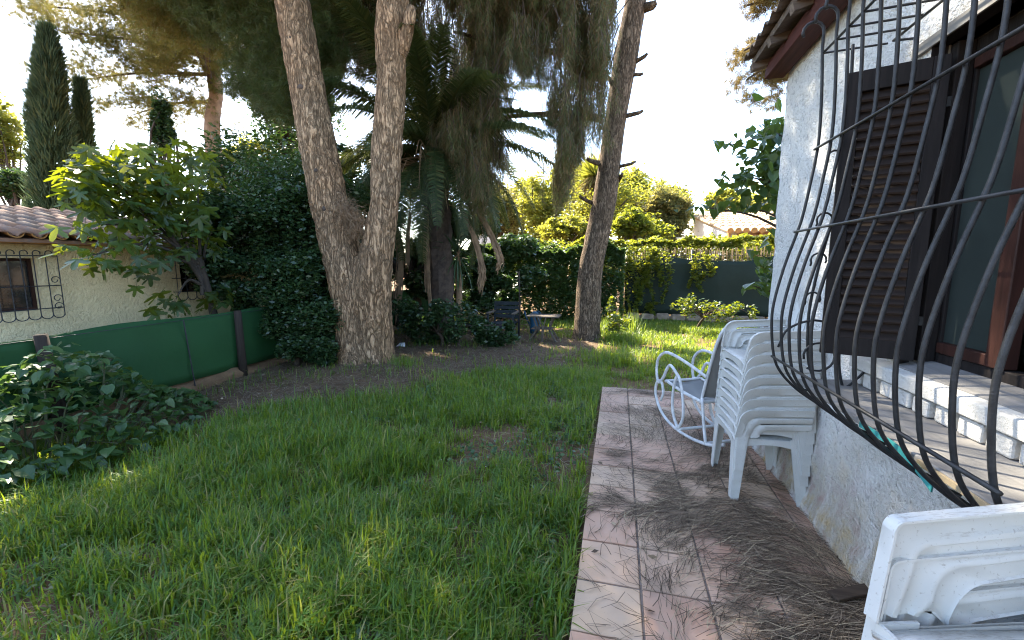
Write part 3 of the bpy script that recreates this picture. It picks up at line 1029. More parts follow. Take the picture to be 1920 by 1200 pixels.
# dry skirt of broken frond stalks
sk = MB()
for i in range(70):
    a = random.random() * 6.28
    p = PC + Vector((math.cos(a) * .2, math.sin(a) * .2, random.uniform(-.9, .1)))
    q = p + Vector((math.cos(a), math.sin(a), random.uniform(-.3, .7))) * random.uniform(.35, .8)
    r = q + Vector((math.cos(a) * .3, math.sin(a) * .3, -random.uniform(.3, .9)))
    sk.tube(smooth([p, q, r], 3), list(np.linspace(.018, .005, 7)), 4, cap=False)
obj('skirt', sk, M['dry'], palm, kind='stuff', label='tangle of brown dead frond stalks')
for pts, w in [([(800, 395), (799, 450), (802, 520), (806, 590)], .07), ([(742, 420), (752, 470), (750, 530), (742, 600)], .10), ([(862, 385), (888, 440), (902, 490), (904, 520), (896, 555)], .07),
               ([(895, 395), (915, 430), (930, 465), (937, 490), (930, 508)], .065), ([(770, 400), (765, 440), (764, 500)], .05)]:
    path = smooth([at_y(x, y, 8.7) for x, y in pts], 5)
    m = MB()
    for k in range(34):
        off = rng.normal(size=3) * w * .45
        n_ = len(path)
        end = n_ - random.randint(0, n_ // 3)
        q = [np.array(p) + off * (0.5 + .8 * i / n_) + rng.normal(size=3) * .008 for i, p in enumerate(path[:end])]
        if len(q) > 2:
            m.tube(q, [.012] * (len(q) - 1) + [.003], 4, cap=False)
    obj('dead_frond', m, M['dry'], palm, label='brown dead frond hanging straight down')

# ------------------------------------------------------------------ yucca
YC = Vector(at_y(858, 470, 9.3))
yu = empty('yucca_plant', (YC.x, YC.y, -.12), 'spiky dark green yucca with sword leaves under the palm', 'plant')
obj('stem', MB().tube([(YC.x, YC.y, -.2), (YC.x + .02, YC.y, YC.z * .5), YC], [.09, .07, .06], 8, jit=.2), M['dry'], yu, smooth_shade=True)
ym = MB()
ym.add([(-.016, 0, 0), (.016, 0, 0), (-.024, .3, .02), (.024, .3, .02), (-.018, .6, -.01), (.018, .6, -.01), (0, .85, -.09), (0, .3, .008), (0, .6, -.022)],
       [(0, 1, 7), (0, 7, 2), (1, 3, 7), (2, 7, 8, 4), (7, 3, 5, 8), (4, 8, 6), (8, 5, 6)])
ymesh = ym.mesh('leaf')
ymesh.materials.append(M['yucca'])
for i in range(70):
    o = obj('leaf', ymesh, None, yu, world=False)
    o.location = YC - yu.location + Vector((0, 0, -.02 * (i % 9)))
    o.rotation_euler = (Matrix.Rotation(i * 2.4, 3, 'Z') @ Matrix.Rotation(math.radians(random.choice([85, 65, 40, 20, -10, -35, -60, -75])), 3, 'X')).to_euler()
    s = random.uniform(.75, 1.15)
    o.scale = (s, s, s)

# ------------------------------------------------------------------ shrubs between the fence and the pine
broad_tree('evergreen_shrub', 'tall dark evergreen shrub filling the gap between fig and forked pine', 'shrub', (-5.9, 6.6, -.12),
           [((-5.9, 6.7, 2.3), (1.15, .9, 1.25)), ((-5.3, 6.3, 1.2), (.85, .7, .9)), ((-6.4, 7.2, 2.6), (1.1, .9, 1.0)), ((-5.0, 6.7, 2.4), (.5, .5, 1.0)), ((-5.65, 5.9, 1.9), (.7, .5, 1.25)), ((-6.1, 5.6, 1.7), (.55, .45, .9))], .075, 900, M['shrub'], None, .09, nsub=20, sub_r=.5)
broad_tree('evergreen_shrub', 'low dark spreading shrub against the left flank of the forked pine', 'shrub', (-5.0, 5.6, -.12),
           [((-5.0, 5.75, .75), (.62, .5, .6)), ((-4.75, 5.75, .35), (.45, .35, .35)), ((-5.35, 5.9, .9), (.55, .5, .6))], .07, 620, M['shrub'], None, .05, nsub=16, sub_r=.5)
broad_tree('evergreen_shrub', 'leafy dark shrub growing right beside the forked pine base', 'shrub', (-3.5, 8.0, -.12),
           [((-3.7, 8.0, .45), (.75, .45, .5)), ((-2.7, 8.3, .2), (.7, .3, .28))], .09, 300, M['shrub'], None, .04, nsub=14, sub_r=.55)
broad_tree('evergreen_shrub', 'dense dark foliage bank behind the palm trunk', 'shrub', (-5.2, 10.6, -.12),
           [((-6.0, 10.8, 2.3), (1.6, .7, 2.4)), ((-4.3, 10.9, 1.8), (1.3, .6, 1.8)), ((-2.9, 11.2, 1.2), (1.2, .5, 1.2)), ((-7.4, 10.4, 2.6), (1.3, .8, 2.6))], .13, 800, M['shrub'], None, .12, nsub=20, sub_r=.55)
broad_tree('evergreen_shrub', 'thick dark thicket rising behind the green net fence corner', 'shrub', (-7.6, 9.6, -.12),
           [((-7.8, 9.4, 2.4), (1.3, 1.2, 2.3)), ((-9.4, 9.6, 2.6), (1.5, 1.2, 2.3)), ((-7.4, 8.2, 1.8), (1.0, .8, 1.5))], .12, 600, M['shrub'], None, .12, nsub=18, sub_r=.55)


# ------------------------------------------------------------------ lobed and heart leaves
def fig_leaf():
    pts = []
    n = 40
    for i in range(n):
        a = -math.pi + 2 * math.pi * i / n + math.pi / n
        lobes = max(math.exp(-((a - c) / w) ** 2) * l for c, w, l in [(0, .36, 1.0), (.95, .36, .9), (-.95, .36, .9), (1.9, .42, .68), (-1.9, .42, .68)])
        r = max(.36, lobes ** .8) if abs(a) < 2.7 else .22
        pts.append((math.sin(a) * r, math.cos(a) * r + .25, -.12 * r * r + .05 * math.sin(3 * a)))
    m = MB()
    m.add([(0, .15, 0)] + pts, [(0, i + 1, (i + 1) % n + 1) for i in range(n)])
    m.tube([(0, .02, 0), (0, -.35, .06)], [.012, .012], 3, cap=False)
    me = m.mesh('leaf')
    return me


def heart_leaf(round_=1.0):
    V = [(0, 0, 0), (-.3 * round_, -.06, .03), (-.42 * round_, .22, .05), (-.3 * round_, .55, .02), (0, 1, -.12), (.3 * round_, .55, .02), (.42 * round_, .22, .05), (.3 * round_, -.06, .03), (0, .3, -.04), (0, .62, -.06)]
    F = [(0, 8, 1), (1, 8, 2), (2, 8, 9, 3), (3, 9, 4), (0, 7, 8), (7, 6, 8), (6, 5, 9, 8), (5, 4, 9)]
    return MB().add(V, F).mesh('leaf')


def leaf_objects(parent, me, pts, size, tilt=(10, 70), name='leaf', face=None, spread=None):
    off = parent.matrix_local.translation.copy()
    q = parent
    w = Vector((0, 0, 0))
    while q:
        w += q.location
        q = q.parent
    for p in pts:
        o = obj(name, me, None, parent, world=False)
        o.location = Vector(p) - w
        az = random.random() * 6.28 if face is None else random.gauss(face, spread)
        o.rotation_euler = (Matrix.Rotation(az, 3, 'Z') @ Matrix.Rotation(-math.radians(random.uniform(*tilt)), 3, 'X') @ Matrix.Rotation(random.uniform(-.5, .5), 3, 'Y')).to_euler()
        s = size * random.uniform(.45, 1.3)
        o.scale = (s, s, s)


def leaf_merge(me, pts, size, tilt=(10, 70)):
    V0 = np.array([v.co for v in me.vertices])
    F0 = [tuple(p.vertices) for p in me.polygons]
    Vs, Fs = [], []
    for i, p in enumerate(pts):
        Rm = np.array(Matrix.Rotation(random.random() * 6.28, 3, 'Z') @ Matrix.Rotation(-math.radians(random.uniform(*tilt)), 3, 'X') @ Matrix.Rotation(random.uniform(-.5, .5), 3, 'Y'))
        Vs.append(V0 @ Rm.T * size * random.uniform(.6, 1.2) + np.array(p))
        o = i * len(V0)
        Fs += [tuple(k + o for k in f) for f in F0]
    m = bpy.data.meshes.new('leaves')
    m.from_pydata(np.concatenate(Vs).tolist(), [], Fs)
    m.update()
    return m


# fig tree over the net fence
fig_me = fig_leaf()
fig_me.materials.append(M['fig'])
fig = empty('fig_tree', (-6.15, 5.3, -.12), 'fig tree with lobed leaves, some glowing yellow, before the cream wall', 'tree')
t = MB()
t.tube(smooth([(-6.15, 5.3, -.2), (-6.1, 5.2, .8), (-6.05, 5.0, 1.7)], 4), list(np.linspace(.07, .05, 9)), 8)
pts, branch_t = [], []


def figpt(px, py, X=None):
    return at_x(px, py, X if X else rng.uniform(-6.4, -5.75))


regs = [(190, 40, 325, 45, 62), (250, 60, 375, 45, 70), (330, 60, 400, 55, 75), (290, 60, 320, 40, 40), (150, 30, 345, 30, 26), (270, 25, 280, 25, 14), (370, 40, 330, 50, 40), (180, 40, 455, 22, 16), (400, 40, 440, 40, 22)]
for cx, sx, cy, sy, n_ in regs:
    for _ in range(n_):
        pts.append(figpt(rng.normal(cx, sx * .7), rng.normal(cy, sy * .7)))
for cx, cy, n_, s_ in [(285, 505, 9, 22), (165, 482, 5, 16), (215, 478, 4, 12), (330, 560, 9, 24), (390, 565, 8, 22), (240, 490, 4, 14), (310, 590, 5, 14), (370, 430, 8, 20), (330, 470, 6, 20), (420, 540, 5, 14)]:
    for _ in range(n_):
        pts.append(figpt(rng.normal(cx, s_), rng.normal(cy, s_ * .6), rng.uniform(-5.95, -5.65)))
yellow = [(140, 300), (180, 300), (120, 318), (150, 325), (190, 335), (160, 350), (130, 358), (200, 365), (145, 415), (160, 418), (200, 440), (180, 430), (240, 297), (245, 330), (185, 385), (290, 345)]
ypts = [figpt(px, py, rng.uniform(-6.3, -5.9)) for px, py in yellow]
tips = [figpt(*c, -6.05) for c in [(120, 320), (190, 330), (250, 380), (170, 420), (330, 350), (270, 285), (285, 500), (330, 560), (390, 570), (165, 480), (400, 430), (370, 330)]]
for tp in tips:
    a = np.array([-6.05, 5.0, random.uniform(1.0, 1.75)])
    mid = (a + tp) / 2 + np.array([0, 0, random.uniform(.05, .25)])
    t.tube(smooth([a, mid, tp], 5), list(np.linspace(.028, .008, 11)), 5, cap=False)
stem_o = obj('trunk', t, plain('fig_bark', (0.05, 0.04, 0.032), .85, var=.35), fig, smooth_shade=True)
random.shuffle(pts)
leaf_objects(stem_o, fig_me, pts[:280] + ypts, .17, (15, 80))
inner = [figpt(rng.normal(310, 75), rng.normal(385, 48), rng.uniform(-6.6, -6.0)) for _ in range(260)]
obj('crown', leaf_merge(fig_me, pts[280:] + inner, .15), M['fig'], fig, kind='stuff')

# broad leaved bush in front of the net fence
bl = heart_leaf()
bl.materials.append(M['bush'])
bush = empty('leafy_bush', (-4.75, 2.6, -.1), 'low broad leaved bush spreading at the foot of the green net fence', 'bush')
t = MB()
bp = []
while len(bp) < 1700:
    x, y = rng.uniform(-5.45, -3.95), rng.uniform(.9, 4.1)
    u = ((x + 5.0) / .95) ** 2 + ((y - 2.2) / 1.75) ** 2
    if u > 1:
        continue
    h = (.52 + .34 * math.exp(-((y - 2.75) ** 2) / .25 - ((x + 5.0) ** 2) / .2)) * (1 - u) ** .55 * (.75 + .5 * float(vnoise(x, y, 3.3)))
    z = -.08 + h * (1 - abs(rng.normal(0, .22)))
    bp.append((x, y, max(z, -.05)))
for p in bp[::22]:
    t.tube(smooth([(p[0] * .4 - 4.85 * .6, p[1] * .7 + 2.3 * .3, -.12), ((p[0] - 4.85) / 2 + rng.normal() * .03, p[1] * .9 + .23, p[2] * .6), p], 3), list(np.linspace(.009, .004, 7)), 4, cap=False)
st = obj('stems', t, plain('green_stem', (0.09, 0.1, 0.05), .7), bush)
bp.sort(key=lambda p: (p[0] ** 2 + p[1] ** 2) - 2.5 * p[2])
leaf_objects(st, bl, bp[:300], .105, (-10, 55), face=math.radians(-60), spread=1.2)
obj('leaves', leaf_merge(bl, bp[300:], .1, (-10, 60)), M['bush'], bush, kind='stuff')

# ------------------------------------------------------------------ green net fence on the left
fence = empty('net_fence', (-5.5, 2.8, -.1), 'low green shade net fence on wooden posts before the cream house', 'fence')
Ys = np.arange(-1.5, 12.9, .12)
Zs = np.linspace(.06, .90, 9)
yy, zz = np.meshgrid(Ys, Zs)
xx = -5.5 + (vnoise(yy, zz * 1.2, 1.6) - .5) * .13 * (1 - np.abs(zz - .5)) + (vnoise(yy + zz * .7, zz * .4, 5) - .5) * .05
zz = zz + (zz > .5) * ((vnoise(yy, yy * 0, 1.1) - .5) * .07)
ny_, nx_ = yy.shape
ii = np.arange(nx_ * ny_).reshape(ny_, nx_)
Q = np.stack([ii[:-1, :-1], ii[:-1, 1:], ii[1:, 1:], ii[1:, :-1]], -1).reshape(-1, 4)
o = obj('net', np_mesh('net', np.stack([xx, yy, zz], -1).reshape(-1, 3), Q), M['greenmesh'], fence, smooth_shade=True)
o.modifiers.new('thick', 'SOLIDIFY').thickness = .004
for y_, r_, lean, m_ in [(-.2, .06, .03, 'post'), (2.83, .06, .05, 'post'), (5.0, .055, .01, 'post'), (7.3, .05, .02, 'post'), (9.6, .05, .0, 'post'), (12.0, .05, .0, 'post')]:
    obj('post', MB().tube([(-5.42, y_ + lean, -.3), (-5.42, y_, .4), (-5.42, y_ - lean * .6, .92)], [r_ * 1.1, r_, r_ * .9], 9, jit=.15), M['post'], fence, smooth_shade=True)
obj('wire_stay', MB().tube([(-5.43, 4.28, -.2), (-5.43, 4.2, .88)], .008, 5), M['ironlight'], fence)
obj('wire', MB().tube([(-5.46, -1.5, .885), (-5.46, 2.8, .87), (-5.46, 5, .88), (-5.46, 9, .87), (-5.46, 12.8, .88)], .004, 4), M['ironlight'], fence)
bank = MB().tube([(-5.55, y_, -.1 + random.uniform(-.03, .03)) for y_ in np.arange(-1.5, 13, .4)], .17, 9, jit=.4)
setp(obj('earth_bank', bank, M['ground'], smooth_shade=True), kind='structure')


# ------------------------------------------------------------------ neighbour house (left)
nh = empty('neighbour_house', (-9.3, 3.2, -.1), 'low cream stucco house with barrel tiled roof beyond the green net', 'house')
X0 = -7.0
m = MB()
ycuts = [-4.0, 3.28, 3.68, 5.44, 5.76, 10.5]
for a, b in zip(ycuts[:-1], ycuts[1:]):
    if (a, b) in ((3.28, 3.68), (5.44, 5.76)):
        lo, hi = (1.03, 1.67) if a < 5 else (1.13, 1.65)
        m.box(X0 - .22, X0, a, b, -.2, lo)
        m.box(X0 - .22, X0, a, b, hi, 1.84)
    else:
        m.box(X0 - .22, X0, a, b, -.2, 1.84)
m.box(-11.8, X0 - .22, -4.0, -3.8, -.2, 1.84)
m.box(-11.8, X0 - .22, 10.3, 10.5, -.2, 1.84)
m.box(-12, -11.8, -4.0, 10.5, -.2, 1.84)
obj('wall', m, M['cream_stucco'], nh)
for (a, b, lo, hi) in ((3.28, 3.68, 1.03, 1.67), (5.44, 5.76, 1.13, 1.65)):
    f = MB()
    for q in ((a, a + .035, lo, hi), (b - .035, b, lo, hi), (a + .035, b - .035, lo, lo + .035), (a + .035, b - .035, hi - .035, hi)):
        f.box(X0 - .15, X0 - .1, *q)
    wf = obj('window', f, M['frame'], nh)
    obj('pane', MB().box(X0 - .13, X0 - .12, a + .035, b - .035, lo + .035, hi - .035), M['blackglass'], wf)
    # wrought iron cage
    gm = MB()
    gx0, ga, gb, gl, gh = X0 + .10, a - .14, b + .15, lo - .08, hi + .03
    gr = None
    for z_ in (gl + .1, (lo + hi) / 2 - .02, gh):
        gm = MB().tube([(X0 + .0, ga, z_), (gx0, ga, z_), (gx0, gb, z_), (X0, gb, z_)], .007, 5)
        if gr is None:
            gr = obj('window_grille', gm, M['ironlight'], nh)
        else:
            obj('cross_bar', gm, M['ironlight'], gr)
    nb = 7 if a < 5 else 5
    for k in range(nb):
        y_ = ga + (gb - ga) * k / (nb - 1)
        bm = MB().tube([(gx0, y_, gl), (gx0, y_, gh + .01)] + [(gx0, y_ + .035 - .035 * math.cos(s), gh + .03 + .035 * math.sin(s)) for s in np.linspace(0, 3.6, 7)], .006, 5)
        if k < nb - 1:
            w_ = (gb - ga) / (nb - 1)
            bm.tube([(gx0, y_ + w_ / 2 - w_ / 2 * math.cos(s), gl + .02 - w_ * .42 * math.sin(s)) for s in np.linspace(0, math.pi, 8)], .006, 5)
        obj('bar', bm, M['ironlight'], gr)
    for zc in (gl + .12, gl + .22, (lo + hi) / 2 + .05):
        sc = [(gx0, gb - .05 + .05 * math.cos(s) * (1 - s / 11), zc + .05 * math.sin(s) * (1 - s / 11)) for s in np.linspace(0, 6.5, 16)]
        obj('scroll', MB().tube(sc, .005, 5), M['ironlight'], gr)
# roof: underlay, barrel tiles, eave board
ev, rg = np.array([-6.72, 1.91]), np.array([-9.45, 2.45])
rf = MB()
rf.prism([(ev[0] + .02, ev[1] - .06), (ev[0] + .02, ev[1] - .02), (rg[0], rg[1] - .02), (-12.2, 1.9), (-12.2, 1.84), (rg[0], rg[1] - .14), (-7.0, 1.84)], 'y', -4.1, 10.6)
roof = obj('roof', rf, M['rtile'], nh)
tmb = MB()
n_ = 7
arc = [(math.cos(math.pi * k / n_) * .085, math.sin(math.pi * k / n_) * .06) for k in range(n_ + 1)]
arc2 = [(c * .8, s * .74 - .004) for c, s in arc]
Vt, Ft = [], []
for xx_, sc in ((0, 1.05), (-.46, .9)):
    for c, s in arc:
        Vt.append((xx_, c * sc, s * sc))
    for c, s in arc2:
        Vt.append((xx_, c * sc, s * sc))
w_ = 2 * (n_ + 1)
for k in range(n_):
    Ft += [(k, k + 1, w_ + k + 1, w_ + k), (n_ + 1 + k, w_ + n_ + 1 + k, w_ + n_ + 2 + k, n_ + 2 + k), (k, n_ + 1 + k, n_ + 2 + k, k + 1)]
tmb.add(Vt, Ft)
tme = tmb.mesh('roof_tile')
tme.materials.append(M['rtile'])
tme.polygons.foreach_set('use_smooth', [True] * len(tme.polygons))
sl_ang = math.atan2(rg[1] - ev[1], ev[0] - rg[0])
pm = MB()
for j in range(34):
    y_ = 1.0 + j * .205
    for r_ in range(7):
        x_ = ev[0] + .05 - r_ * .40
        z_ = ev[1] + (ev[0] - x_) * math.tan(sl_ang)
        o = obj('roof_tile', tme, None, roof, world=False)
        o.location = Vector((x_, y_ + random.uniform(-.012, .012), z_ + .012))
        o.rotation_euler = (random.uniform(-.05, .05), sl_ang + .05 + random.uniform(-.02, .02), random.uniform(-.03, .03))
        if r_ == 0:     # pan tile lip between two covers
            lip = []
            for k in range(7):
                a = math.pi + math.pi * k / 6
                lip.append((y_ + .1025 + math.cos(a) * .07, z_ + .05 + math.sin(a) * .055))
            for k in range(6):
                (ya, za), (yb, zb) = lip[k], lip[k + 1]
                pm.add([(x_ + .02, ya, za), (x_ + .02, yb, zb), (x_ - .6, yb, zb + .15), (x_ - .6, ya, za + .15), (x_ + .02, ya, za + .012), (x_ + .02, yb, zb + .012)], [(0, 1, 2, 3), (0, 4, 5, 1)])
obj('pan_tiles', pm, M['rtile_or'], roof, kind='stuff')
obj('eave_board', MB().box(ev[0] - .25, ev[0] + .0, -4.1, 10.6, 1.842, 1.868), M['rtile_or'], nh)
rt = MB()
for y_ in list(np.arange(-4.0, .95, .205)) + list(np.arange(8.0, 10.6, .205)):
    rt.tube([(ev[0] + .05, y_, ev[1] + .01), (rg[0], y_, rg[1] + .01)], .075, 8)
obj('far_tiles', rt, M['rtile'], roof, kind='stuff')

# ------------------------------------------------------------------ back boundary: hedge, dark net fence, reeds
def hedge_block(name, label, x0, x1, y0, y1, z1, n_, leaf, m_, z0=-.1, group=None):
    e = empty(name, ((x0 + x1) / 2, (y0 + y1) / 2, -.12), label, 'hedge', group)
    P = np.stack([rng.uniform(x0, x1, n_), rng.uniform(y0, y1, n_), z0 + (z1 - z0) * rng.random(n_) ** .85], -1)
    # most leaves near the faces
    k = rng.random(n_)
    P[:, 1] = np.where(k < .5, y0 + np.abs(rng.normal(0, .10, n_)), P[:, 1])
    top = rng.random(n_) < .22
    P[:, 2] = np.where(top, z1 - np.abs(rng.normal(0, .12, n_)), P[:, 2])
    bulge = (vnoise(P[:, 0], P[:, 2], 1.7) - .5)
    P[:, 1] += bulge * .35
    P[:, 2] += (vnoise(P[:, 0], P[:, 1], 1.9) - .5) * .38 * (P[:, 2] / z1) + (vnoise(P[:, 0], P[:, 1], 6) - .5) * .16 * (P[:, 2] / z1)
    keep = vnoise(P[:, 0] * 1.0, P[:, 2] + P[:, 1], 5) > .22
    V, Q = leaf_quads(P[keep], leaf, .6)
    obj('foliage', np_mesh('foliage', V, Q), m_, e)
    t = MB()
    for x in np.arange(x0 + .2, x1, .55):
        b = np.array([x, (y0 + y1) / 2, -.2])
        t.tube(smooth([b, b + [rng.normal() * .1, 0, z1 * .5], b + [rng.normal() * .2, 0, z1 * .92]], 3), list(np.linspace(.035, .012, 7)), 5, cap=False)
    obj('stems', t, M['barkd'], e, kind='stuff')
    return e


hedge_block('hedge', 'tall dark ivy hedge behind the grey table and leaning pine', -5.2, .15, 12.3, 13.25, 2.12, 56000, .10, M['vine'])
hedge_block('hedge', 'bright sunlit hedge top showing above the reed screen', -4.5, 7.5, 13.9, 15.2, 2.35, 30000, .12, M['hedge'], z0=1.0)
# trailing ivy over the net
ivy = empty('ivy_vine', (1.2, 13.0, -.12), 'ivy trailing down over the left end of the dark net', 'ivy')
ip = []
for cx, top, ln_ in [(.75, 2.1, 1.7), (.95, 2.05, 1.5), (1.15, 1.95, 1.0), (1.35, 1.95, 1.5), (1.05, 2, .8), (2.05, 1.9, 1.0), (2.5, 1.85, .6), (.6, 2.1, 2.0), (.3, 2.1, 2.1), (.45, 2.1, 2.0), (.2, 2.1, 2.1), (.5, 2.1, 1.9), (.85, 2.1, 1.2), (1.0, .5, .45), (2.3, 1.4, .6)]:
    for _ in range(210):
        s = rng.random()
        ip.append((cx + math.sin(s * 5 + cx * 9) * .08 + rng.normal() * .08 * (1.2 - s), 13.02 - abs(rng.normal()) * .04, top - s * ln_))
V, Q = leaf_quads(np.array(ip), .09, .7)
obj('leaves', np_mesh('leaves', V, Q), M['hedge'], ivy)

bf = empty('net_fence', (2.6, 13.15, -.1), 'tall dark green shade net across the back of the garden', 'fence')
Xs, Zs = np.arange(.2, 8.2, .12), np.linspace(.12, 1.74, 10)
xx, zz = np.meshgrid(Xs, Zs)
yy = 13.15 + (vnoise(xx, zz, 1.8) - .5) * .09 + (vnoise(xx, zz, 6) - .5) * .02
zz = zz + (zz > 1.6) * ((vnoise(xx, xx * 0, .9) - .5) * .3)
ny_, nx_ = yy.shape
ii = np.arange(nx_ * ny_).reshape(ny_, nx_)
Q = np.stack([ii[:-1, :-1], ii[:-1, 1:], ii[1:, 1:], ii[1:, :-1]], -1).reshape(-1, 4)
o = obj('net', np_mesh('net', np.stack([xx, yy, zz], -1).reshape(-1, 3), Q), M['darkmesh'], bf, smooth_shade=True)
o.modifiers.new('thick', 'SOLIDIFY').thickness = .004
for x in (.42, 2.05, 3.62, 5.2, 6.8):
    obj('post', MB().tube([(x, 13.22, -.3), (x, 13.22, 2.0)], .028, 8), M['ironlight'], bf, smooth_shade=True)
rs = empty('reed_screen', (2.6, 13.5, -.1), 'dry brown reed screening above the dark net', 'screen')
for k in range(150):
    x = .5 + k * .042 + random.uniform(-.012, .012)
    obj('reed', MB().tube([(x, 13.5 + random.uniform(-.03, .03), -.1), (x + random.uniform(-.03, .03), 13.5 + random.uniform(-.04, .04), random.uniform(1.95, 2.12))], .011, 4), M['reed'], rs)
for z_ in (.6, 1.3, 1.85):
    obj('wire', MB().tube([(.4, 13.47, z_), (6.9, 13.47, z_)], .006, 4), M['ironlight'], rs)
kb = empty('stone_kerb', (3.3, 13.0, -.1), 'low rough stone kerb along the foot of the dark net', 'kerb')
for k in range(18):
    x = .25 + k * .42
    st_ = MB().tube([(x, 12.98, .0), (x + .06, 12.97, .02), (x + .34, 12.97, .02), (x + .4, 12.98, 0)], [.08, .15, .14, .08], 8, jit=.25, seed=k)
    obj('stone', st_, M['stone'], kb)

# young citrus in the sun
broad_tree('citrus_sapling', 'small citrus sapling with sunlit leaves before the dark net', 'tree', tuple(at_z(1302, 618, -.1)),
           [(at_y(1335, 578, 11.0), (.62, .4, .3)), (at_y(1385, 585, 11.0), (.5, .3, .25)), (at_y(1290, 575, 11.0), (.3, .3, .25))], .085, 34, M['fig'], None, .035, nsub=12, sub_r=.5)
broad_tree('weed_plant', 'pale leafy weed catching sun beside the leaning pine', 'plant', tuple(at_z(1143, 615, -.1)), [(at_y(1145, 570, 11.2), (.16, .16, .35))], .10, 26, M['fig'], None, .012, nsub=10, sub_r=.5)
broad_tree('weed_plant', 'tall green weeds at the foot of the leaning pine', 'plant', (.05, 9.6, -.1), [((.05, 9.7, .22), (.3, .25, .3))], .09, 40, M['fig'], None, .012, nsub=10, sub_r=.5)

# round leaved vine tree past the house corner
VB = Vector((2.3, 5.7, -.1))
vt = empty('leafy_tree', VB, 'dark round leaved tree reaching out past the white house corner', 'tree')
vl = heart_leaf(1.25)
vl.materials.append(M['vine'])
t = MB()
t.tube(smooth([VB - Vector((0, 0, .1)), VB + Vector((-.05, .05, 1.0)), VB + Vector((-.1, .1, 2.0)), VB + Vector((-.1, .1, 3.0))], 4), list(np.linspace(.08, .04, 13)), 8)
vp = []
for cx, sx, cy, sy, n_ in [(1450, 20, 300, 50, 110), (1425, 28, 290, 26, 50), (1400, 28, 340, 26, 46), (1370, 20, 270, 10, 12), (1330, 28, 388, 8, 26), (1385, 25, 385, 10, 24), (1440, 18, 245, 12, 18), (1440, 22, 480, 35, 70), (1420, 20, 535, 12, 20), (1455, 14, 400, 60, 60), (1365, 15, 335, 12, 8)]:
    for _ in range(n_):
        vp.append(tuple(at_y(rng.normal(cx, sx * .8), rng.normal(cy, sy * .8), rng.uniform(5.2, 6.0))))
for tp in [(1320, 388), (1385, 385), (1365, 270), (1400, 330), (1440, 240), (1410, 535), (1430, 480), (1430, 290)]:
    e_ = at_y(*tp, 5.6)
    a = np.array(VB) + [-.1, .05, min(max(e_[2] - .4, .4), 2.6)]
    t.tube(smooth([a, (a + e_) / 2 + [0, 0, .12], e_], 4), list(np.linspace(.022, .006, 9)), 5, cap=False)
vs_ = obj('trunk', t, M['barkd'], vt, smooth_shade=True)
vp = [p for p in vp if not (1.7 < p[2] < 2.22 and p[0] / p[1] < .37 and random.random() < .85)]
random.shuffle(vp)
leaf_objects(vs_, vl, vp[:290], .11, (10, 85))
vin = [tuple(at_y(rng.uniform(1425, 1560), rng.uniform(220, 560), rng.uniform(5.6, 6.6))) for _ in range(1000)]
clear = lambda p: not (1.68 < p[2] < 2.28 and p[0] / p[1] < .385)
vin = [p for p in vin if clear(p)]
obj('crown', leaf_merge(vl, vp[290:] + vin, .105), M['vine'], vt, kind='stuff')

# ------------------------------------------------------------------ background trees
def ctr(px, py, Y):
    return at_y(px, py, Y)


def bg_tree(name, label, px, py, Y, rx, rz, leaf, m_, group, per=75, nsub=64, sub_r=.27, tm=None, squash=.85):
    c = ctr(px, py, Y)
    s = Y / 790 * 1.03
    broad_tree(name, label, 'tree', (c[0], c[1], -.1), [(c, (rx * s, rx * s * .8, rz * s))], leaf, per, m_, group, .1 + rx * s * .05, tm, nsub=nsub, sub_r=sub_r, squash=squash, shell=.1, fill=1.3)


GRP = 'sunlit trees beyond the back hedge'
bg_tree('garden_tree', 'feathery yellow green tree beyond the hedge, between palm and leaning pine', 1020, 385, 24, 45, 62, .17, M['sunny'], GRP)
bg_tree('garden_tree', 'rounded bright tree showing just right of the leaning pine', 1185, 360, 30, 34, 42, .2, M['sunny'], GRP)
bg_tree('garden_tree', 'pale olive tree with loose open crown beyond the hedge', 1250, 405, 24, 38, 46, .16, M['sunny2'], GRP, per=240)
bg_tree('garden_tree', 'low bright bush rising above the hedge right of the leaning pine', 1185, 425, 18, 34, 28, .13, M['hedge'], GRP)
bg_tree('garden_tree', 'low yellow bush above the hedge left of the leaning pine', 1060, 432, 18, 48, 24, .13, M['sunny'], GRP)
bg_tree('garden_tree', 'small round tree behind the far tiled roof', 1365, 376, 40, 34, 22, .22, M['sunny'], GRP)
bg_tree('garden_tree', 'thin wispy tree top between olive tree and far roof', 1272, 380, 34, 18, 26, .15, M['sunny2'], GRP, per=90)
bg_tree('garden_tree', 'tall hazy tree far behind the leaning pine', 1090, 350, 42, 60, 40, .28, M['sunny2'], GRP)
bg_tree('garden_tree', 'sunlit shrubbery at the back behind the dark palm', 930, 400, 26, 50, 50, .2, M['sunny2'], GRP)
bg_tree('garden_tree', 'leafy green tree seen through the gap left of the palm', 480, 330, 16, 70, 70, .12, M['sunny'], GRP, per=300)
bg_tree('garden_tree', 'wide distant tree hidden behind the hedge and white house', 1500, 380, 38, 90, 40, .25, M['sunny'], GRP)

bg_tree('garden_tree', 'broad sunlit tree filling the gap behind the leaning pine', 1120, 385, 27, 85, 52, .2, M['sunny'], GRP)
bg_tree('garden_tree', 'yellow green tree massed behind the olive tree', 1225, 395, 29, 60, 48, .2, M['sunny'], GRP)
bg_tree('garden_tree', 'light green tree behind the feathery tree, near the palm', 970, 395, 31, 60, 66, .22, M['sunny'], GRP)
bg_tree('garden_tree', 'low sunny bank of shrubs just above the hedge end', 1215, 440, 20, 40, 24, .14, M['hedge'], GRP)
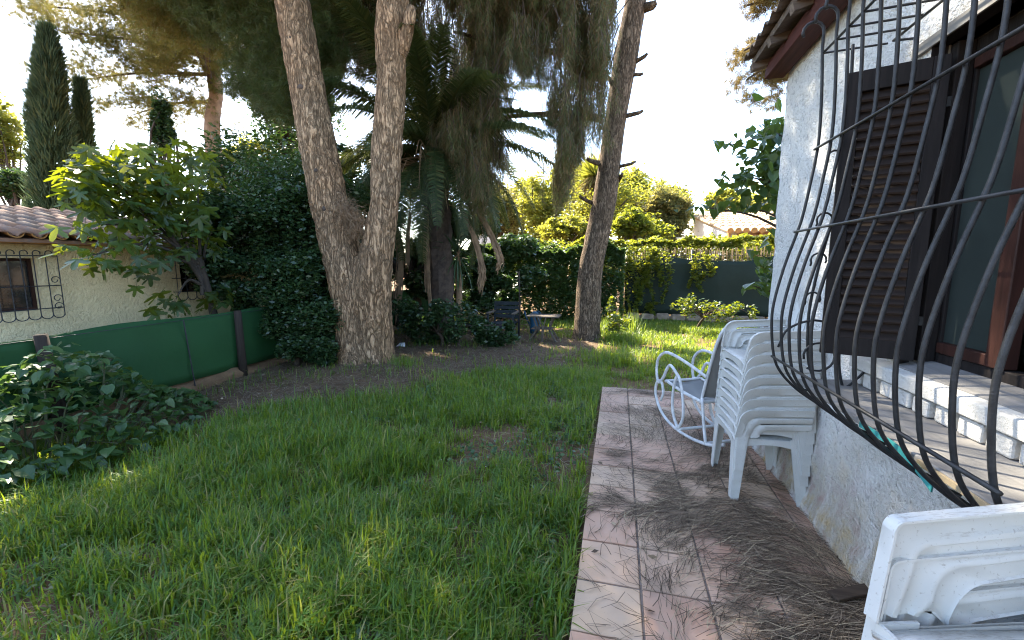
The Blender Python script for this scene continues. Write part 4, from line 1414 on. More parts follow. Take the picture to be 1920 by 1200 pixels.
# fan palm with dry skirt behind the leaning pine
fp = ctr(1118, 330, 26)
fpe = empty('palm_tree', (fp[0], fp[1], -.1), 'distant fan palm with orange dry skirt behind the leaning pine', 'palm')
obj('trunk', MB().tube([(fp[0], fp[1], -.2), (fp[0], fp[1], 3), tuple(fp)], [.25, .2, .2], 8), M['dry'], fpe, smooth_shade=True)
D = rand_dirs(900)
D = D[D[:, 2] > -.25]
V, T = needle_tris(np.array(fp) + D * .15, unit(D + [0, 0, .15]), 1.25, .12)
obj('fronds', np_mesh('fronds', V, T), M['sunny'], fpe, kind='stuff')
D = rand_dirs(600)
D[:, 2] = -np.abs(D[:, 2]) - .6
V, T = needle_tris(np.array(fp) + rng.normal(size=(600, 3)) * .12, unit(D), 1.3, .12)
obj('skirt', np_mesh('skirt', V, T), M['needle_dry'], fpe, kind='stuff')

# sunlit pine on the left behind the neighbour house
lp_c = ctr(402, 250, 12.5)
lp = empty('pine_tree', (lp_c[0], lp_c[1], -.1), 'sunlit spreading pine with pale trunk behind the cream house', 'tree')
t = MB().tube(smooth([(lp_c[0] + .1, lp_c[1], -.2), (lp_c[0] + .05, lp_c[1], 2.5), tuple(ctr(398, 250, 12.5)), tuple(ctr(405, 160, 12.5)), tuple(ctr(380, 20, 12.5)), tuple(ctr(330, -150, 12.5))], 4),
              list(np.interp(np.linspace(0, 5, 21), range(6), [.36, .3, .25, .2, .15, .08])), 12, jit=.06)
obj('trunk', t, M['barklit'], lp, smooth_shade=True)
lc = []
for a, b in [((395, 140), (150, 150)), ((400, 110), (120, 60)), ((390, 60), (60, 10)), ((400, 190), (250, 215)), ((385, 30), (180, -60)), ((400, 130), (470, 60)), ((350, -80), (100, -160)), ((380, 40), (320, 120))]:
    A, B = ctr(*a, 12.5), ctr(*b, random.uniform(11, 14))
    obj('branch', MB().tube(smooth([A, (A + B) / 2 + [0, 0, .15], B], 5), list(np.linspace(.07, .02, 11)), 6), M['barkd'], lp, smooth_shade=True)
    for s in np.linspace(.25, 1.05, 9):
        for _ in range(3):
            lc.append(A + (B - A) * s + rng.normal(size=3) * [.4, .4, .22])
for _ in range(130):  # includes unseen clumps high up, added to shade the lawn
    lc.append(ctr(rng.uniform(20, 480), rng.uniform(-420, 60), rng.uniform(10, 14.5)))
for _ in range(60):
    lc.append(ctr(rng.normal(300, 110), rng.normal(110, 60), rng.uniform(11.5, 13.5)))
sd = np.array(sun_dir)
shade_clumps = []
for _ in range(400):  # clumps added along sun rays from the lawn, to shade it
    g0 = np.array([rng.uniform(-6.6, 1), rng.uniform(-.8, 5.2), 0])
    shade_clumps.append(g0 + sd * rng.uniform(10, 15.5) + rng.normal(size=3) * .2)
for _ in range(80):  # likewise added to keep sun off most of the fig
    g0 = np.array([rng.uniform(-6.5, -5.7), rng.uniform(3.9, 5.8), rng.uniform(1.2, 2.7)])
    shade_clumps.append(g0 + sd * rng.uniform(7, 10))
shade_clumps = [q for q in shade_clumps if q[1] > 4.2 and q[0] < -5.5]
lc += shade_clumps
for q in shade_clumps[::14]:  # branches added to carry the shading clumps
    A = np.array([lp_c[0], lp_c[1], min(q[2], 9.0)])
    obj('branch', MB().tube(smooth([A, (A + q) / 2 + [0, 0, .5], q], 5), list(np.linspace(.08, .02, 11)), 6), M['barkd'], lp, smooth_shade=True)
lc = np.array(lc)
yc = np.mean(ypts, 0)
al = (lc - yc) @ sd
perp = np.linalg.norm(lc - yc - al[:, None] * sd, axis=1)
lc = lc[~((perp < .6) & (al > 0))]  # gap cut in the crown so sun reaches the yellow fig leaves
V, T = pine_foliage(lc, np.full(len(lc), .5), 34, 14, .2, .013)
obj('crown', np_mesh('crown', V, T), M['needle_gold'], lp)


def cypress(label, px, ytop, ybot, Y, wpx, nl, lean=0):
    top, bot = ctr(px + lean, ytop, Y), ctr(px, ybot, Y)
    e = empty('cypress_tree', (bot[0], bot[1], -.1), label, 'tree', 'cypresses behind the cream house')
    w = wpx / 790 * Y * 1.1
    obj('trunk', MB().tube([(bot[0], bot[1], -.2), (bot[0], bot[1], bot[2] * .6), tuple(bot + (top - bot) * .9)], [w * .18, w * .14, .02], 7), M['barkd'], e, smooth_shade=True)
    z0 = .3
    s = rng.random(nl) ** .9
    a = rng.random(nl) * 6.28
    prof = w * .62 * (np.sin(np.pi * np.clip(s * .86 + .14, 0, 1)) ** .6) * (.55 + .45 * vnoise(a * 1.3, s * 9, 1.5) + .4 * vnoise(a * 2.6, s * 30, 1.5)) * (.6 + .5 * rng.random(nl))
    H = top[2] - z0
    cx = bot[0] + (top[0] - bot[0]) * s
    P = np.stack([cx + np.cos(a) * prof, bot[1] + np.sin(a) * prof, z0 + s * H], -1)
    D = unit(np.stack([np.cos(a) * .5, np.sin(a) * .5, np.ones(nl)], -1) + rand_dirs(nl) * .45)
    V, T = needle_tris(P, D, .3, .045)
    obj('crown', np_mesh('crown', V, T), M['cypress'], e)


cypress('tall dark cypress standing behind the tiled roof of the cream house', 88, 55, 400, 10.5, 62, 26000)
cypress('shorter cypress close beside the tall one', 152, 155, 400, 11.5, 32, 14000)
bg_tree('garden_tree', 'dark ivy clad treetop leaning up between fig tree and sunlit pine', 305, 235, 10.5, 24, 58, .1, M['shrub'], 'trees behind the cream house', per=110)
bg_tree('garden_tree', 'yellow sunlit round tree left of the tall cypress', 5, 250, 17, 46, 85, .15, M['sunny'], 'trees behind the cream house')
bg_tree('garden_tree', 'dark leafy tree against the neighbour roof beneath the cypress', 25, 345, 11, 60, 34, .12, M['shrub'], 'trees behind the cream house')
bg_tree('garden_tree', 'broad tree farther left beyond the cream house', -140, 200, 15, 110, 130, .16, M['sunny'], 'trees behind the cream house')
bg_tree('garden_tree', 'tall green tree behind the thicket, left of the forked pine', 540, 120, 17, 90, 160, .16, M['shrub'], 'trees behind the cream house', per=520)

# golden pine branch behind the house roof
gp = ctr(1560, 60, 11)
ge = empty('pine_tree', (gp[0], gp[1], -.1), 'pine with golden and rusty needle tufts overhanging the white house roof', 'tree')
t = MB().tube(smooth([(gp[0], gp[1], -.2), (gp[0], gp[1], 3), (gp[0] + .1, gp[1], 6), (gp[0], gp[1], 9)], 4), list(np.linspace(.25, .08, 13)), 9)
obj('trunk', t, M['bark2'], ge, smooth_shade=True)
gc = []
for a, b in [((1560, 30), (1395, 95)), ((1560, 60), (1400, 150)), ((1560, 0), (1400, 10)), ((1560, 100), (1440, 150)), ((1560, -60), (1420, -60))]:
    A, B = ctr(*a, 11), ctr(*b, 10.6)
    obj('branch', MB().tube(smooth([A, (A + B) / 2 + [0, 0, .12], B], 4), list(np.linspace(.06, .02, 9)), 6), M['barkd'], ge, smooth_shade=True)
    for s in np.linspace(.45, 1.0, 5):
        for _ in range(2):
            gc.append(A + (B - A) * s + rng.normal(size=3) * .18)
gc = np.array(gc)
V, T = pine_foliage(gc, np.full(len(gc), .30), 26, 20, .17, .009, up=-.1)
obj('crown', np_mesh('crown', V, T), M['needle_dry'], ge)

# ------------------------------------------------------------------ far houses
FY = 20.0
cx0 = at_y(1368, 432, FY)
fh = empty('far_house', (cx0[0] + 3, FY + 2.5, -.1), 'distant house with white gable and sunlit barrel tiled roof', 'house')
ridge_y = at_x(1293, 402, cx0[0])[1]
ridge_z = at_x(1293, 402, cx0[0])[2]
ez = cx0[2]
m = MB()
m.add([(cx0[0], FY, -.2), (cx0[0], FY, ez - .06), (cx0[0], ridge_y, ridge_z - .06), (cx0[0], 2 * ridge_y - FY, ez - .06), (cx0[0], 2 * ridge_y - FY, -.2),
       (cx0[0] + .3, FY, -.2), (cx0[0] + .3, FY, ez - .06), (cx0[0] + .3, ridge_y, ridge_z - .06), (cx0[0] + .3, 2 * ridge_y - FY, ez - .06), (cx0[0] + .3, 2 * ridge_y - FY, -.2)],
      [(4, 3, 2, 1, 0), (5, 6, 7, 8, 9), (0, 1, 6, 5), (1, 2, 7, 6), (2, 3, 8, 7), (3, 4, 9, 8)])
obj('gable_wall', m, M['far_white'], fh)
obj('wall', MB().box(cx0[0] + .3, cx0[0] + 7, FY + .02, FY + .3, -.2, ez - .05), M['far_pink'], fh)
rf = MB().prism([(FY - .35, ez - .12), (FY - .35, ez - .06), (ridge_y, ridge_z), (2 * ridge_y - FY + .3, ez - .06), (ridge_y, ridge_z - .08)], 'x', cx0[0] - .08, cx0[0] + 7.2)
fr = obj('roof', rf, M['rtile_far'], fh)
k = 0
x_ = cx0[0] - .05
dy, dz = ridge_y - FY + .35, ridge_z - ez + .06
ftm = MB()
for s in range(8):
    a_, b_ = s / 8, (s + 1.1) / 8
    ftm.tube([(0, dy * a_, dz * a_ + .05), (0, dy * min(b_, 1), dz * min(b_, 1) + .02)], [.12, .1], 8)
ftme = ftm.mesh('tile_row')
ftme.materials.append(M['rtile_far'])
etm = MB().tube([(0, -.03, 0), (0, .06, .02)], [.125, .12], 8).mesh('eave_tile')
etm.materials.append(M['rtile_or'])
while x_ < cx0[0] + 7:
    o = obj('tile_row', ftme, None, fr, world=False)
    o.location = Vector((x_, FY - .35, ez - .08))
    o = obj('eave_tile', etm, None, fr, world=False)
    o.location = Vector((x_, FY - .37, ez - .04))
    if k % 2 == 0:
        obj('rafter_end', MB().box(x_ - .05, x_ + .05, FY - .3, FY + .03, ez - .32, ez - .13), M['rtile_or'], fr)
    k += 1
    x_ += .30
lowr = at_y(1300, 455, 19)
obj('porch_roof', MB().prism([(17.8, 2.35), (19.8, 2.75), (19.8, 2.65), (17.8, 2.25)], 'x', lowr[0] - .6, lowr[0] + 1.3), M['rtile_far'], fh)
fw = at_y(940, 425, 30)
fb = empty('far_building', (fw[0], 30, -.1), 'distant white building glimpsed between the palm and the sunlit trees', 'building')
obj('wall', MB().box(fw[0] - 2.2, fw[0] + .5, 30, 33, -.2, fw[2] + .9), M['far_white'], fb)
obj('roof', MB().box(fw[0] - 2.4, fw[0] + .65, 29.8, 33.2, fw[2] + .902, fw[2] + 1.0), M['rtile_far'], fb)

# ------------------------------------------------------------------ white house on the right
WX = 1.28
YA, YB, ZA, ZB = 0.95, 2.32, 1.13, 2.52        # window opening
house = empty('white_house', (4.0, 0.8, 0), 'white rough stucco house with grilled window and louvred shutter', 'house')
ycol = np.concatenate([np.arange(-2.5, YA, .05), np.arange(YA, YB, .0525)[:-1], np.arange(YB, 4.08, .044), [4.08]])
ycol = np.unique(np.round(np.concatenate([ycol, [YA, YB]]), 4))
zcol = np.unique(np.round(np.concatenate([np.arange(-.05, ZA, .0472), np.arange(ZA, ZB, .0556), np.arange(ZB, 3.14, .05), [ZA, ZB, 3.14]]), 4))
yy, zz = np.meshgrid(ycol, zcol)
base_fl = .055 * np.exp(-np.clip(zz, 0, None) / .22) * (.5 + vnoise(yy, zz, 2.5)) + .03 * np.exp(-((zz - .25) / .3) ** 2) * (vnoise(yy, zz, 5) - .4)
edge_w = np.minimum(1, np.minimum(np.abs(yy - YB) + (zz > ZB) + (zz < ZA) + (yy > YB + .1), 1) * 8)
xx = WX - base_fl + (vnoise(yy * 3, zz * 3, 3.1) - .5) * .016 + (vnoise(yy * 5, zz * 5, 5.1) - .5) * .008
ny_, nx_ = yy.shape
ii = np.arange(nx_ * ny_).reshape(ny_, nx_)
Q = np.stack([ii[:-1, :-1], ii[:-1, 1:], ii[1:, 1:], ii[1:, :-1]], -1).reshape(-1, 4)
cy, cz = yy.reshape(-1)[Q].mean(1), zz.reshape(-1)[Q].mean(1)
Q = Q[~((cy > YA) & (cy < YB) & (cz > ZA) & (cz < ZB))]
Q = Q[:, ::-1]
V = np.stack([xx, yy, zz], -1).reshape(-1, 3)
# return at the far corner
last = ii[:, -1]
ret = V[last] + np.array([.06, .0, 0])
R0 = len(V)
V = np.concatenate([V, ret])
Q = np.concatenate([Q, np.array([[last[k], R0 + k, R0 + k + 1, last[k + 1]] for k in range(len(last) - 1)])])
obj('front_wall', np_mesh('front_wall', V, Q), M['white_stucco'], house, smooth_shade=True)
m = MB()
m.box(1.305, 1.52, -2.5, YA, -.1, 3.1).box(1.305, 1.52, YB, 3.9, -.1, 3.1).box(1.305, 1.52, YA, YB, -.1, ZA).box(1.305, 1.52, YA, YB, ZB + .0, 3.1)
m.box(1.33, 7, 3.9, 4.079, -.1, 3.6).box(1.33, 7, -2.7, -2.52, -.1, 3.6).box(6.8, 7, -2.5, 3.9, -.1, 3.6).box(1.52, 6.8, -2.5, 3.9, -.1, .02).box(1.52, 6.8, -2.5, 3.9, 3.02, 3.09)
obj('wall', m, M['lintel'], house)
rv = MB()   # reveal faces in the near-black shutter colour
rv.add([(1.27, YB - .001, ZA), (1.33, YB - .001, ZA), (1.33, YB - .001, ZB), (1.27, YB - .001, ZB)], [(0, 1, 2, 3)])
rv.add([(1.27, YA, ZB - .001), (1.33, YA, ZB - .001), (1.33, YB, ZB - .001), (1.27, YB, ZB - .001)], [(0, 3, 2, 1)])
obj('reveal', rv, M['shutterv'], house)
obj('lintel', MB().box(1.262, 1.4, YA - .1, YB + .12, ZB - .0, ZB + .045), M['lintel'], house)
# window joinery
fx0, fx1 = 1.40, 1.46
f = MB().box(fx0, fx1, YB - .06, YB - .002, ZA + .03, ZB - .003).box(fx0, fx1, YA + .002, YA + .06, ZA + .03, ZB - .003).box(fx0, fx1, YA + .06, YB - .06, ZB - .07, ZB - .003).box(fx0, fx1, YA + .06, YB - .06, ZA + .03, ZA + .075)
f.box(1.335, 1.398, YB - .05, YB - .004, ZA + .03, ZB - .003)  # dark cover strip in front of the jamb
wf = obj('window_frame', f, M['shutterv'], house, bevel=.004)
obj('sash_stile', MB().box(1.385, 1.445, 1.93, 1.995, ZA + .078, ZB - .073), M['frame'], wf, bevel=.004)
obj('sash_rail', MB().box(1.387, 1.443, 1.997, YB - .062, ZA + .078, ZA + .125), M['frame'], wf, bevel=.004)
obj('sash_rail', MB().box(1.387, 1.443, 1.997, YB - .062, ZB - .125, ZB - .074), M['frame'], wf, bevel=.004)
obj('pane', MB().box(1.412, 1.418, 1.997, YB - .062, ZA + .127, ZB - .127), M['pane'], wf)
obj('mullion', MB().box(1.45, 1.5, 1.82, 1.9, ZA + .078, ZB - .073), M['shutterv'], wf, bevel=.004)
# opened inward casement
obj('casement', MB().box(1.5, 1.9, 1.76, 1.80, ZA + .1, ZB - .08), M['shutterv'], wf)
# sill, brick course, ledge slab
sill = obj('sill', MB().prism([(1.222, 1.056), (1.222, 1.118), (1.385, 1.158), (1.5, 1.158), (1.5, 1.056)], 'y', YA - .1, YB + .28), M['brickw'], house, bevel=.006)
obj('sill_top', MB().prism([(1.262, 1.129), (1.262, 1.134), (1.384, 1.164), (1.398, 1.164), (1.398, 1.159), (1.384, 1.159)], 'y', YA + .01, YB - .03), M['slab'], sill)
obj('mortar', MB().box(1.283, 1.31, YA - .1, YB + .26, .97, 1.057), M['mortar'], sill)
y_ = YA - .08
while y_ < YB + .2:
    w_ = .10 + random.uniform(-.008, .008)
    bb = MB().box(1.236 + random.uniform(-.005, .005), 1.29, y_, y_ + w_, .978, 1.046)
    obj('brick', bb, M['brickw'], sill, bevel=.008)
    y_ += w_ + .026
led = obj('ledge_slab', MB().prism([(.995, .935), (.995, .962), (1.262, .976), (1.31, .976), (1.31, .935)], 'y', 1.2, YB + .3), M['slab'], house, bevel=.004)
obj('ledge_edge', MB().box(.985, .9945, 1.32, 1.62, .938, .956), plain('pale_edge_strip', (.36, .28, .17), .8), led)
# shutter
hinge, outer = Vector((1.31, 2.26, 0)), Vector((.985, 2.375, 0))
d = outer - hinge
sw = d.length
z0, z1 = 1.165, 2.46
sf = MB().box(0, .055, -.018, .018, z0, z1).box(sw - .06, sw, -.018, .018, z0, z1).box(.055, sw - .06, -.018, .018, z0, z0 + .085).box(.055, sw - .06, -.018, .018, z1 - .09, z1)
sh = obj('shutter', sf, M['shutterv'], house, world=False, bevel=.003)
sh.location = hinge - house.location
sh.rotation_euler[2] = math.atan2(d.y, d.x)
ns = 27
slm = MB().add([(.056, -.016, .022), (sw - .061, -.016, .022), (sw - .061, .014, -.026), (.056, .014, -.026), (.056, -.013, .030), (sw - .061, -.013, .030), (sw - .061, .019, -.018), (.056, .019, -.018)],
               [(0, 3, 2, 1), (4, 5, 6, 7), (0, 1, 5, 4), (1, 2, 6, 5), (2, 3, 7, 6), (3, 0, 4, 7)]).mesh('slat')
slm.materials.append(M['shutter'])
for k in range(ns):
    o = obj('slat', slm, None, sh, world=False)
    o.location = (0, 0, z0 + .085 + (z1 - z0 - .175) * (k + .5) / ns)
    o.rotation_euler[0] = random.uniform(-.05, .05)
obj('hinge', MB().box(-.02, .05, -.026, -.019, z1 - .2, z1 - .16), M['iron'], sh, world=False)
obj('hinge', MB().box(-.02, .05, -.026, -.019, z0 + .16, z0 + .2), M['iron'], sh, world=False)

# belly grille
prof = [(2.64, .93), (2.42, .945), (2.2, .95), (2.0, .93), (1.85, .91), (1.76, .89), (1.59, .845), (1.4, .81), (1.27, .808), (1.11, .83), (1.02, .87), (.935, .95), (.865, 1.05), (.795, 1.16), (.755, 1.25)]
hzp = []
for z_ in (1.105, 1.765, 2.17):
    x_ = float(np.interp(-z_, [-p[0] for p in prof], [p[1] for p in prof])) - .012
    hzp.append(MB().tube([(x_, 1.09, z_), (x_, 2.515, z_)], .0062, 6))
hzp.append(MB().tube([(1.21, 1.2, .768), (1.21, 2.52, .768)], .006, 6))
hzp.append(MB().tube([(.935, 1.21, 2.62), (.935, 2.5, 2.62)], .006, 6))
hzp.append(MB().tube([(1.20, 1.21, 2.625), (1.20, 2.47, 2.625), (1.3, 2.47, 2.625)], .006, 6))
grille = obj('window_grille', hzp[0], M['iron'], house, smooth_shade=True)
for q_ in hzp[1:]:
    obj('cross_bar', q_, M['iron'], grille, smooth_shade=True)
bar = MB()
pp = smooth([(p[1], 0, p[0]) for p in prof], 4)
hook = [(.93 - .045 + .045 * math.cos(s), 0, 2.72 + .045 * math.sin(s)) for s in np.linspace(0, 3.6, 9)]
bar.tube(hook[::-1] + [(.93, 0, 2.68)] + [tuple(q) for q in pp], .0072, 7)
bar.tube([(.935, 0, 2.618), (1.20, 0, 2.632)], .005, 5)
bme = bar.mesh('bar')
bme.materials.append(M['iron'])
bme.polygons.foreach_set('use_smooth', [True] * len(bme.polygons))
for k in range(13):
    o = obj('bar', bme, None, grille, world=False)
    o.location = Vector((random.uniform(-.003, .003), 2.5 - .115 * k, 0))
    o.rotation_euler[2] = random.uniform(-.01, .01)
# side bars and scrolls closing the far end
for f_ in (.36, .68):
    q = [(p[1] + (1.27 - p[1]) * f_, 2.5, p[0]) for p in prof if p[0] > .9]
    obj('bar', MB().tube(smooth(q, 3), .007, 6), M['iron'], grille, smooth_shade=True)
for (x_, z_, r_) in [(1.02, 2.12, .035), (1.0, 1.82, .035), (.99, 1.62, .035), (.98, 1.42, .035)]:
    obj('scroll', MB().tube([(x_ + r_ * math.cos(s), 2.49, z_ + r_ * math.sin(s)) for s in np.linspace(-.5, 3.6, 10)] + [(x_ - r_, 2.49, z_ - .03)], .005, 5), M['iron'], grille, smooth_shade=True)
obj('scroll', MB().tube(smooth([(.84, 2.49, 1.16), (.88, 2.49, 1.26), (1.0, 2.49, 1.31), (1.13, 2.49, 1.27), (1.26, 2.49, 1.25)], 5), .006, 6), M['iron'], grille, smooth_shade=True)
obj('scroll', MB().tube([(1.03 + .075 * math.cos(s) * (1 - s * .03), 2.49, 1.12 + .075 * math.sin(s) * (1 - s * .03)) for s in np.linspace(-2.2, 3.4, 16)], .006, 6), M['iron'], grille, smooth_shade=True)
obj('scroll', MB().tube(smooth([(.96, 2.49, .94), (1.05, 2.49, .93), (1.15, 2.49, .95), (1.22, 2.49, 1.02), (1.27, 2.49, 1.1)], 5), .006, 6), M['iron'], grille, smooth_shade=True)
# roof and eave
rf = MB().prism([(1.03, 3.24), (1.03, 3.29), (4.2, 4.1), (7.3, 3.3), (7.3, 3.25), (4.2, 4.04)], 'y', -2.9, 4.16)
roof = obj('roof', rf, M['rafter'], house)
obj('eave_board', MB().box(1.12, 1.262, -2.8, 4.11, 3.11, 3.19), M['eave'], roof, bevel=.006)
obj('eave_board', MB().box(1.13, 1.40, -2.8, 4.105, 3.192, 3.228), M['eave'], roof)
for y_ in np.arange(-2.6, 4.15, .42):
    obj('rafter', MB().beam((1.02, y_, 3.215), (1.5, y_, 3.335), .07, .055), M['rafter'], roof)
ct = MB()
ys_ = np.arange(-2.95, 4.2, .026)
for k in range(len(ys_) - 1):
    z_a, z_b = .022 * math.sin(ys_[k] * 40), .022 * math.sin(ys_[k + 1] * 40)
    ct.add([(.97, ys_[k], 3.315 + z_a), (.97, ys_[k + 1], 3.315 + z_b), (4.2, ys_[k + 1], 4.145 + z_b), (4.2, ys_[k], 4.145 + z_a),
            (.97, ys_[k], 3.303 + z_a), (.97, ys_[k + 1], 3.303 + z_b), (4.2, ys_[k + 1], 4.133 + z_b), (4.2, ys_[k], 4.133 + z_a)], [(0, 1, 2, 3), (7, 6, 5, 4), (4, 5, 1, 0)])
obj('roof_sheet', ct, M['rafter'], roof, label='weathered corrugated roof sheet')

# ribbon tied to the grille foot
pr = [at_x(x, y, .965) for x, y in [(1612, 795), (1640, 812), (1680, 838), (1710, 868)]]
pr2 = [at_x(x, y, .945) for x, y in [(1708, 862), (1725, 885), (1748, 915)]]
rb = MB()
P_ = smooth(pr + pr2[1:], 4)
for i_, p_ in enumerate(P_):
    w_ = .011 if i_ < len(P_) - 9 else .014
    rb.v += [(p_[0] - .002, p_[1], p_[2] - w_), (p_[0] - .002, p_[1], p_[2] + w_), (p_[0] + .002, p_[1], p_[2] + w_), (p_[0] + .002, p_[1], p_[2] - w_)]
    if i_:
        o_ = 4 * i_
        rb.f += [(o_ - 4 + k, o_ - 4 + (k + 1) % 4, o_ + (k + 1) % 4, o_ + k) for k in range(4)]
setp(obj('ribbon', rb, M['teal']), 'faded teal plastic ribbon tied along the foot of the window grille', 'ribbon')


# ------------------------------------------------------------------ plastic armchairs
def band2d(path, w):
    P = [np.array(p, float) for p in path]
    o, i = [], []
    for k in range(len(P)):
        t_ = P[min(k + 1, len(P) - 1)] - P[max(k - 1, 0)]
        t_ = t_ / np.linalg.norm(t_)
        nrm = np.array([-t_[1], t_[0]])
        o.append(P[k] + nrm * w / 2)
        i.append(P[k] - nrm * w / 2)
    return o, i


def nested(off, rnd=False):
    """post + arm path in (y, z) at an inward offset: leaning front post, rounded corner, rail running back"""
    yb, yt, zt, r = .222 - off * 1.05, .182 - off, .622 - off, .028 + off * .42
    if rnd:
        yb, yt, r = .222 - off, .206 - off, max(.085 - off * .3, .03)
    pts = []
    zc = zt - r
    for k in range(4):
        f_ = k / 3
        z_ = .432 + (zc - .432) * f_
        pts.append((yb + (yt - yb) * f_, z_))
    for a_ in np.linspace(0, math.pi / 2, 8)[1:]:
        pts.append((yt - r + r * math.cos(a_), zc + r * math.sin(a_)))
    y1_ = yt - r
    for f_ in (.25, .5, .75, 1.0):
        pts.append((y1_ + (-.225 - y1_) * f_, zt + .02 * f_))
    return pts


def make_chair(rnd):
    e = empty('plastic_armchair', (0, 0, 0), 'x', 'chair')
    P = M['plastic']
    # seat with slightly dished top and side lips
    ns_ = 10
    V, F = [], []
    for i in range(ns_ + 1):
        for j in range(ns_ + 1):
            u, v = i / ns_ * 2 - 1, j / ns_ * 2 - 1
            wv = .245 - .025 * (1 - v) / 2
            cx = max(abs(u), abs(v)) ** 6
            z = .432 - .014 * (1 - u * u) * (1 - v * v) + .006 * max(0, v) - .012 * (max(0, v) ** 8) - .02 * (abs(u) ** 12)
            V.append((u * wv, .005 + v * .215, z))
    n1 = ns_ + 1
    for i in range(ns_):
        for j in range(ns_):
            F.append((i * n1 + j, (i + 1) * n1 + j, (i + 1) * n1 + j + 1, i * n1 + j + 1))
    s = obj('seat', MB().add(V, F), P, e, smooth_shade=True)
    md = s.modifiers.new('thick', 'SOLIDIFY')
    md.thickness = .008
    md.offset = -1
    # front and side aprons
    ap = []
    for k in range(13):
        u = k / 12 * 2 - 1
        ap.append((u * .2, .215, .36 - .0 * u + .025 * (1 - u * u)))
    m_ = MB()
    for k in range(12):
        a, b = ap[k], ap[k + 1]
        m_.add([a, b, (b[0], .219, .424), (a[0], .219, .424), (a[0], .209, a[2]), (b[0], .209, b[2]), (b[0], .211, .424), (a[0], .211, .424)],
               [(0, 1, 2, 3), (7, 6, 5, 4), (0, 4, 5, 1)])
    obj('front_apron', m_, P, e)
    for sx in (-1, 1):
        m_ = MB()
        for k in range(10):
            y0, y1 = -.19 + .38 * k / 10, -.19 + .38 * (k + 1) / 10
            za, zb = .355 + .03 * (1 - (y0 / .19) ** 2), .355 + .03 * (1 - (y1 / .19) ** 2)
            xo = sx * .243
            m_.add([(xo, y0, za), (xo, y1, zb), (xo - sx * .004, y1, .42), (xo - sx * .004, y0, .42), (xo - sx * .007, y0, za), (xo - sx * .007, y1, zb), (xo - sx * .011, y1, .42), (xo - sx * .011, y0, .42)],
                   [(0, 1, 2, 3), (7, 6, 5, 4), (0, 4, 5, 1)])
        obj('side_apron', m_, P, e)
    # legs: tapering L sections
    for sx in (-1, 1):
        for sy, yb, yt in ((1, .222, .214), (-1, -.235, -.205)):
            xb, xt = .262, .243
            t_ = .008
            def plate(c):
                V_ = []
                for (x_, y_, z_) in c:
                    V_.append((x_, y_, z_))
                return V_
            m_ = MB()
            # face across x
            a0, a1 = .05, .085
            for zz_ in (0,):
                q = [(sx * xb, sy * abs(yb), 0), (sx * (xb - a0), sy * abs(yb), 0), (sx * (xt - a1), sy * abs(yt), .43), (sx * xt, sy * abs(yt), .43)]
                q2 = [(x_, y_ - sy * t_, z_) for x_, y_, z_ in q]
                m_.add(q + q2, [(0, 1, 2, 3), (7, 6, 5, 4), (0, 4, 5, 1), (1, 5, 6, 2), (2, 6, 7, 3), (3, 7, 4, 0)])
                q = [(sx * xb, sy * (abs(yb) - t_), 0), (sx * xb, sy * (abs(yb) - a0), 0), (sx * xt, sy * (abs(yt) - a1), .43), (sx * xt, sy * (abs(yt) - t_), .43)]
                q2 = [(x_ - sx * t_, y_, z_) for x_, y_, z_ in q]
                m_.add(q + q2, [(0, 1, 2, 3), (7, 6, 5, 4), (0, 4, 5, 1), (1, 5, 6, 2), (2, 6, 7, 3), (3, 7, 4, 0)])
            obj('leg', m_, P, e)
    # armrests: one moulded sheet with nested ridges and narrow slits
    offs = [(-.004, -.016), (-.004, .012), (0.0, .012), (.004, .010), (.040, .010), (.046, .001), (.052, .001), (.058, .009), (.084, .009), (.090, .001), (.096, .001), (.102, .008), (.132, .008), (.136, .002)]
    for sx in (-1, 1):
        rows = []
        for off, dx in offs:
            rows.append([(sx * (.252 + dx + .028 * max(0, z_ - .432) / .2), y_, z_) for y_, z_ in nested(max(off, 0), rnd)] if off > -.002 else
                        [(sx * (.252 + dx + .028 * max(0, z_ - .432) / .2), y_, z_ + .003) for y_, z_ in nested(0.0, rnd)])
        n_ = len(rows[0])
        V_ = [p for r_ in rows for p in r_]
        F_ = []
        for i in range(len(rows) - 1):
            for k in range(n_ - 1):
                if rnd and i in (5, 9) and k >= 8:
                    continue
                q = (i * n_ + k, i * n_ + k + 1, (i + 1) * n_ + k + 1, (i + 1) * n_ + k)
                F_.append(q if sx > 0 else q[::-1])
        arm = obj('armrest', MB().add(V_, F_), P, e, smooth_shade=True)
        md = arm.modifiers.new('thick', 'SOLIDIFY')
        md.thickness = .005
        md.offset = -1
        es = arm.modifiers.new('split', 'EDGE_SPLIT')
        es.split_angle = math.radians(50)
    # backrest: curved frame with vertical slats
    def bk(u, z):
        s_ = (z - .43) / .4
        wv = .225 + .02 * s_
        return (u * wv, -.205 - .085 * s_ - .02 * (1 - u * u), z)
    m_ = MB()
    def strip(u0, u1, z0_, z1_, nu=4, nz_=6):
        V_, F_ = [], []
        for i in range(nu + 1):
            for j in range(nz_ + 1):
                V_.append(bk(u0 + (u1 - u0) * i / nu, z0_ + (z1_ - z0_) * j / nz_))
        for i in range(nu):
            for j in range(nz_):
                a = i * (nz_ + 1) + j
                F_.append((a, a + 1, a + nz_ + 2, a + nz_ + 1))
        m_.add(V_, F_)
    strip(-1, -.8, .42, .77, 1, 6)
    strip(.8, 1, .42, .77, 1, 6)
    strip(-.8, .8, .70, .77, 10, 2)
    strip(-.8, .8, .435, .48, 10, 1)
    for k in range(6):
        c = -.66 + k * 1.32 / 5
        strip(c - .095, c + .095, .48, .70, 1, 4)
    # rounded top rail
    V_, F_ = [], []
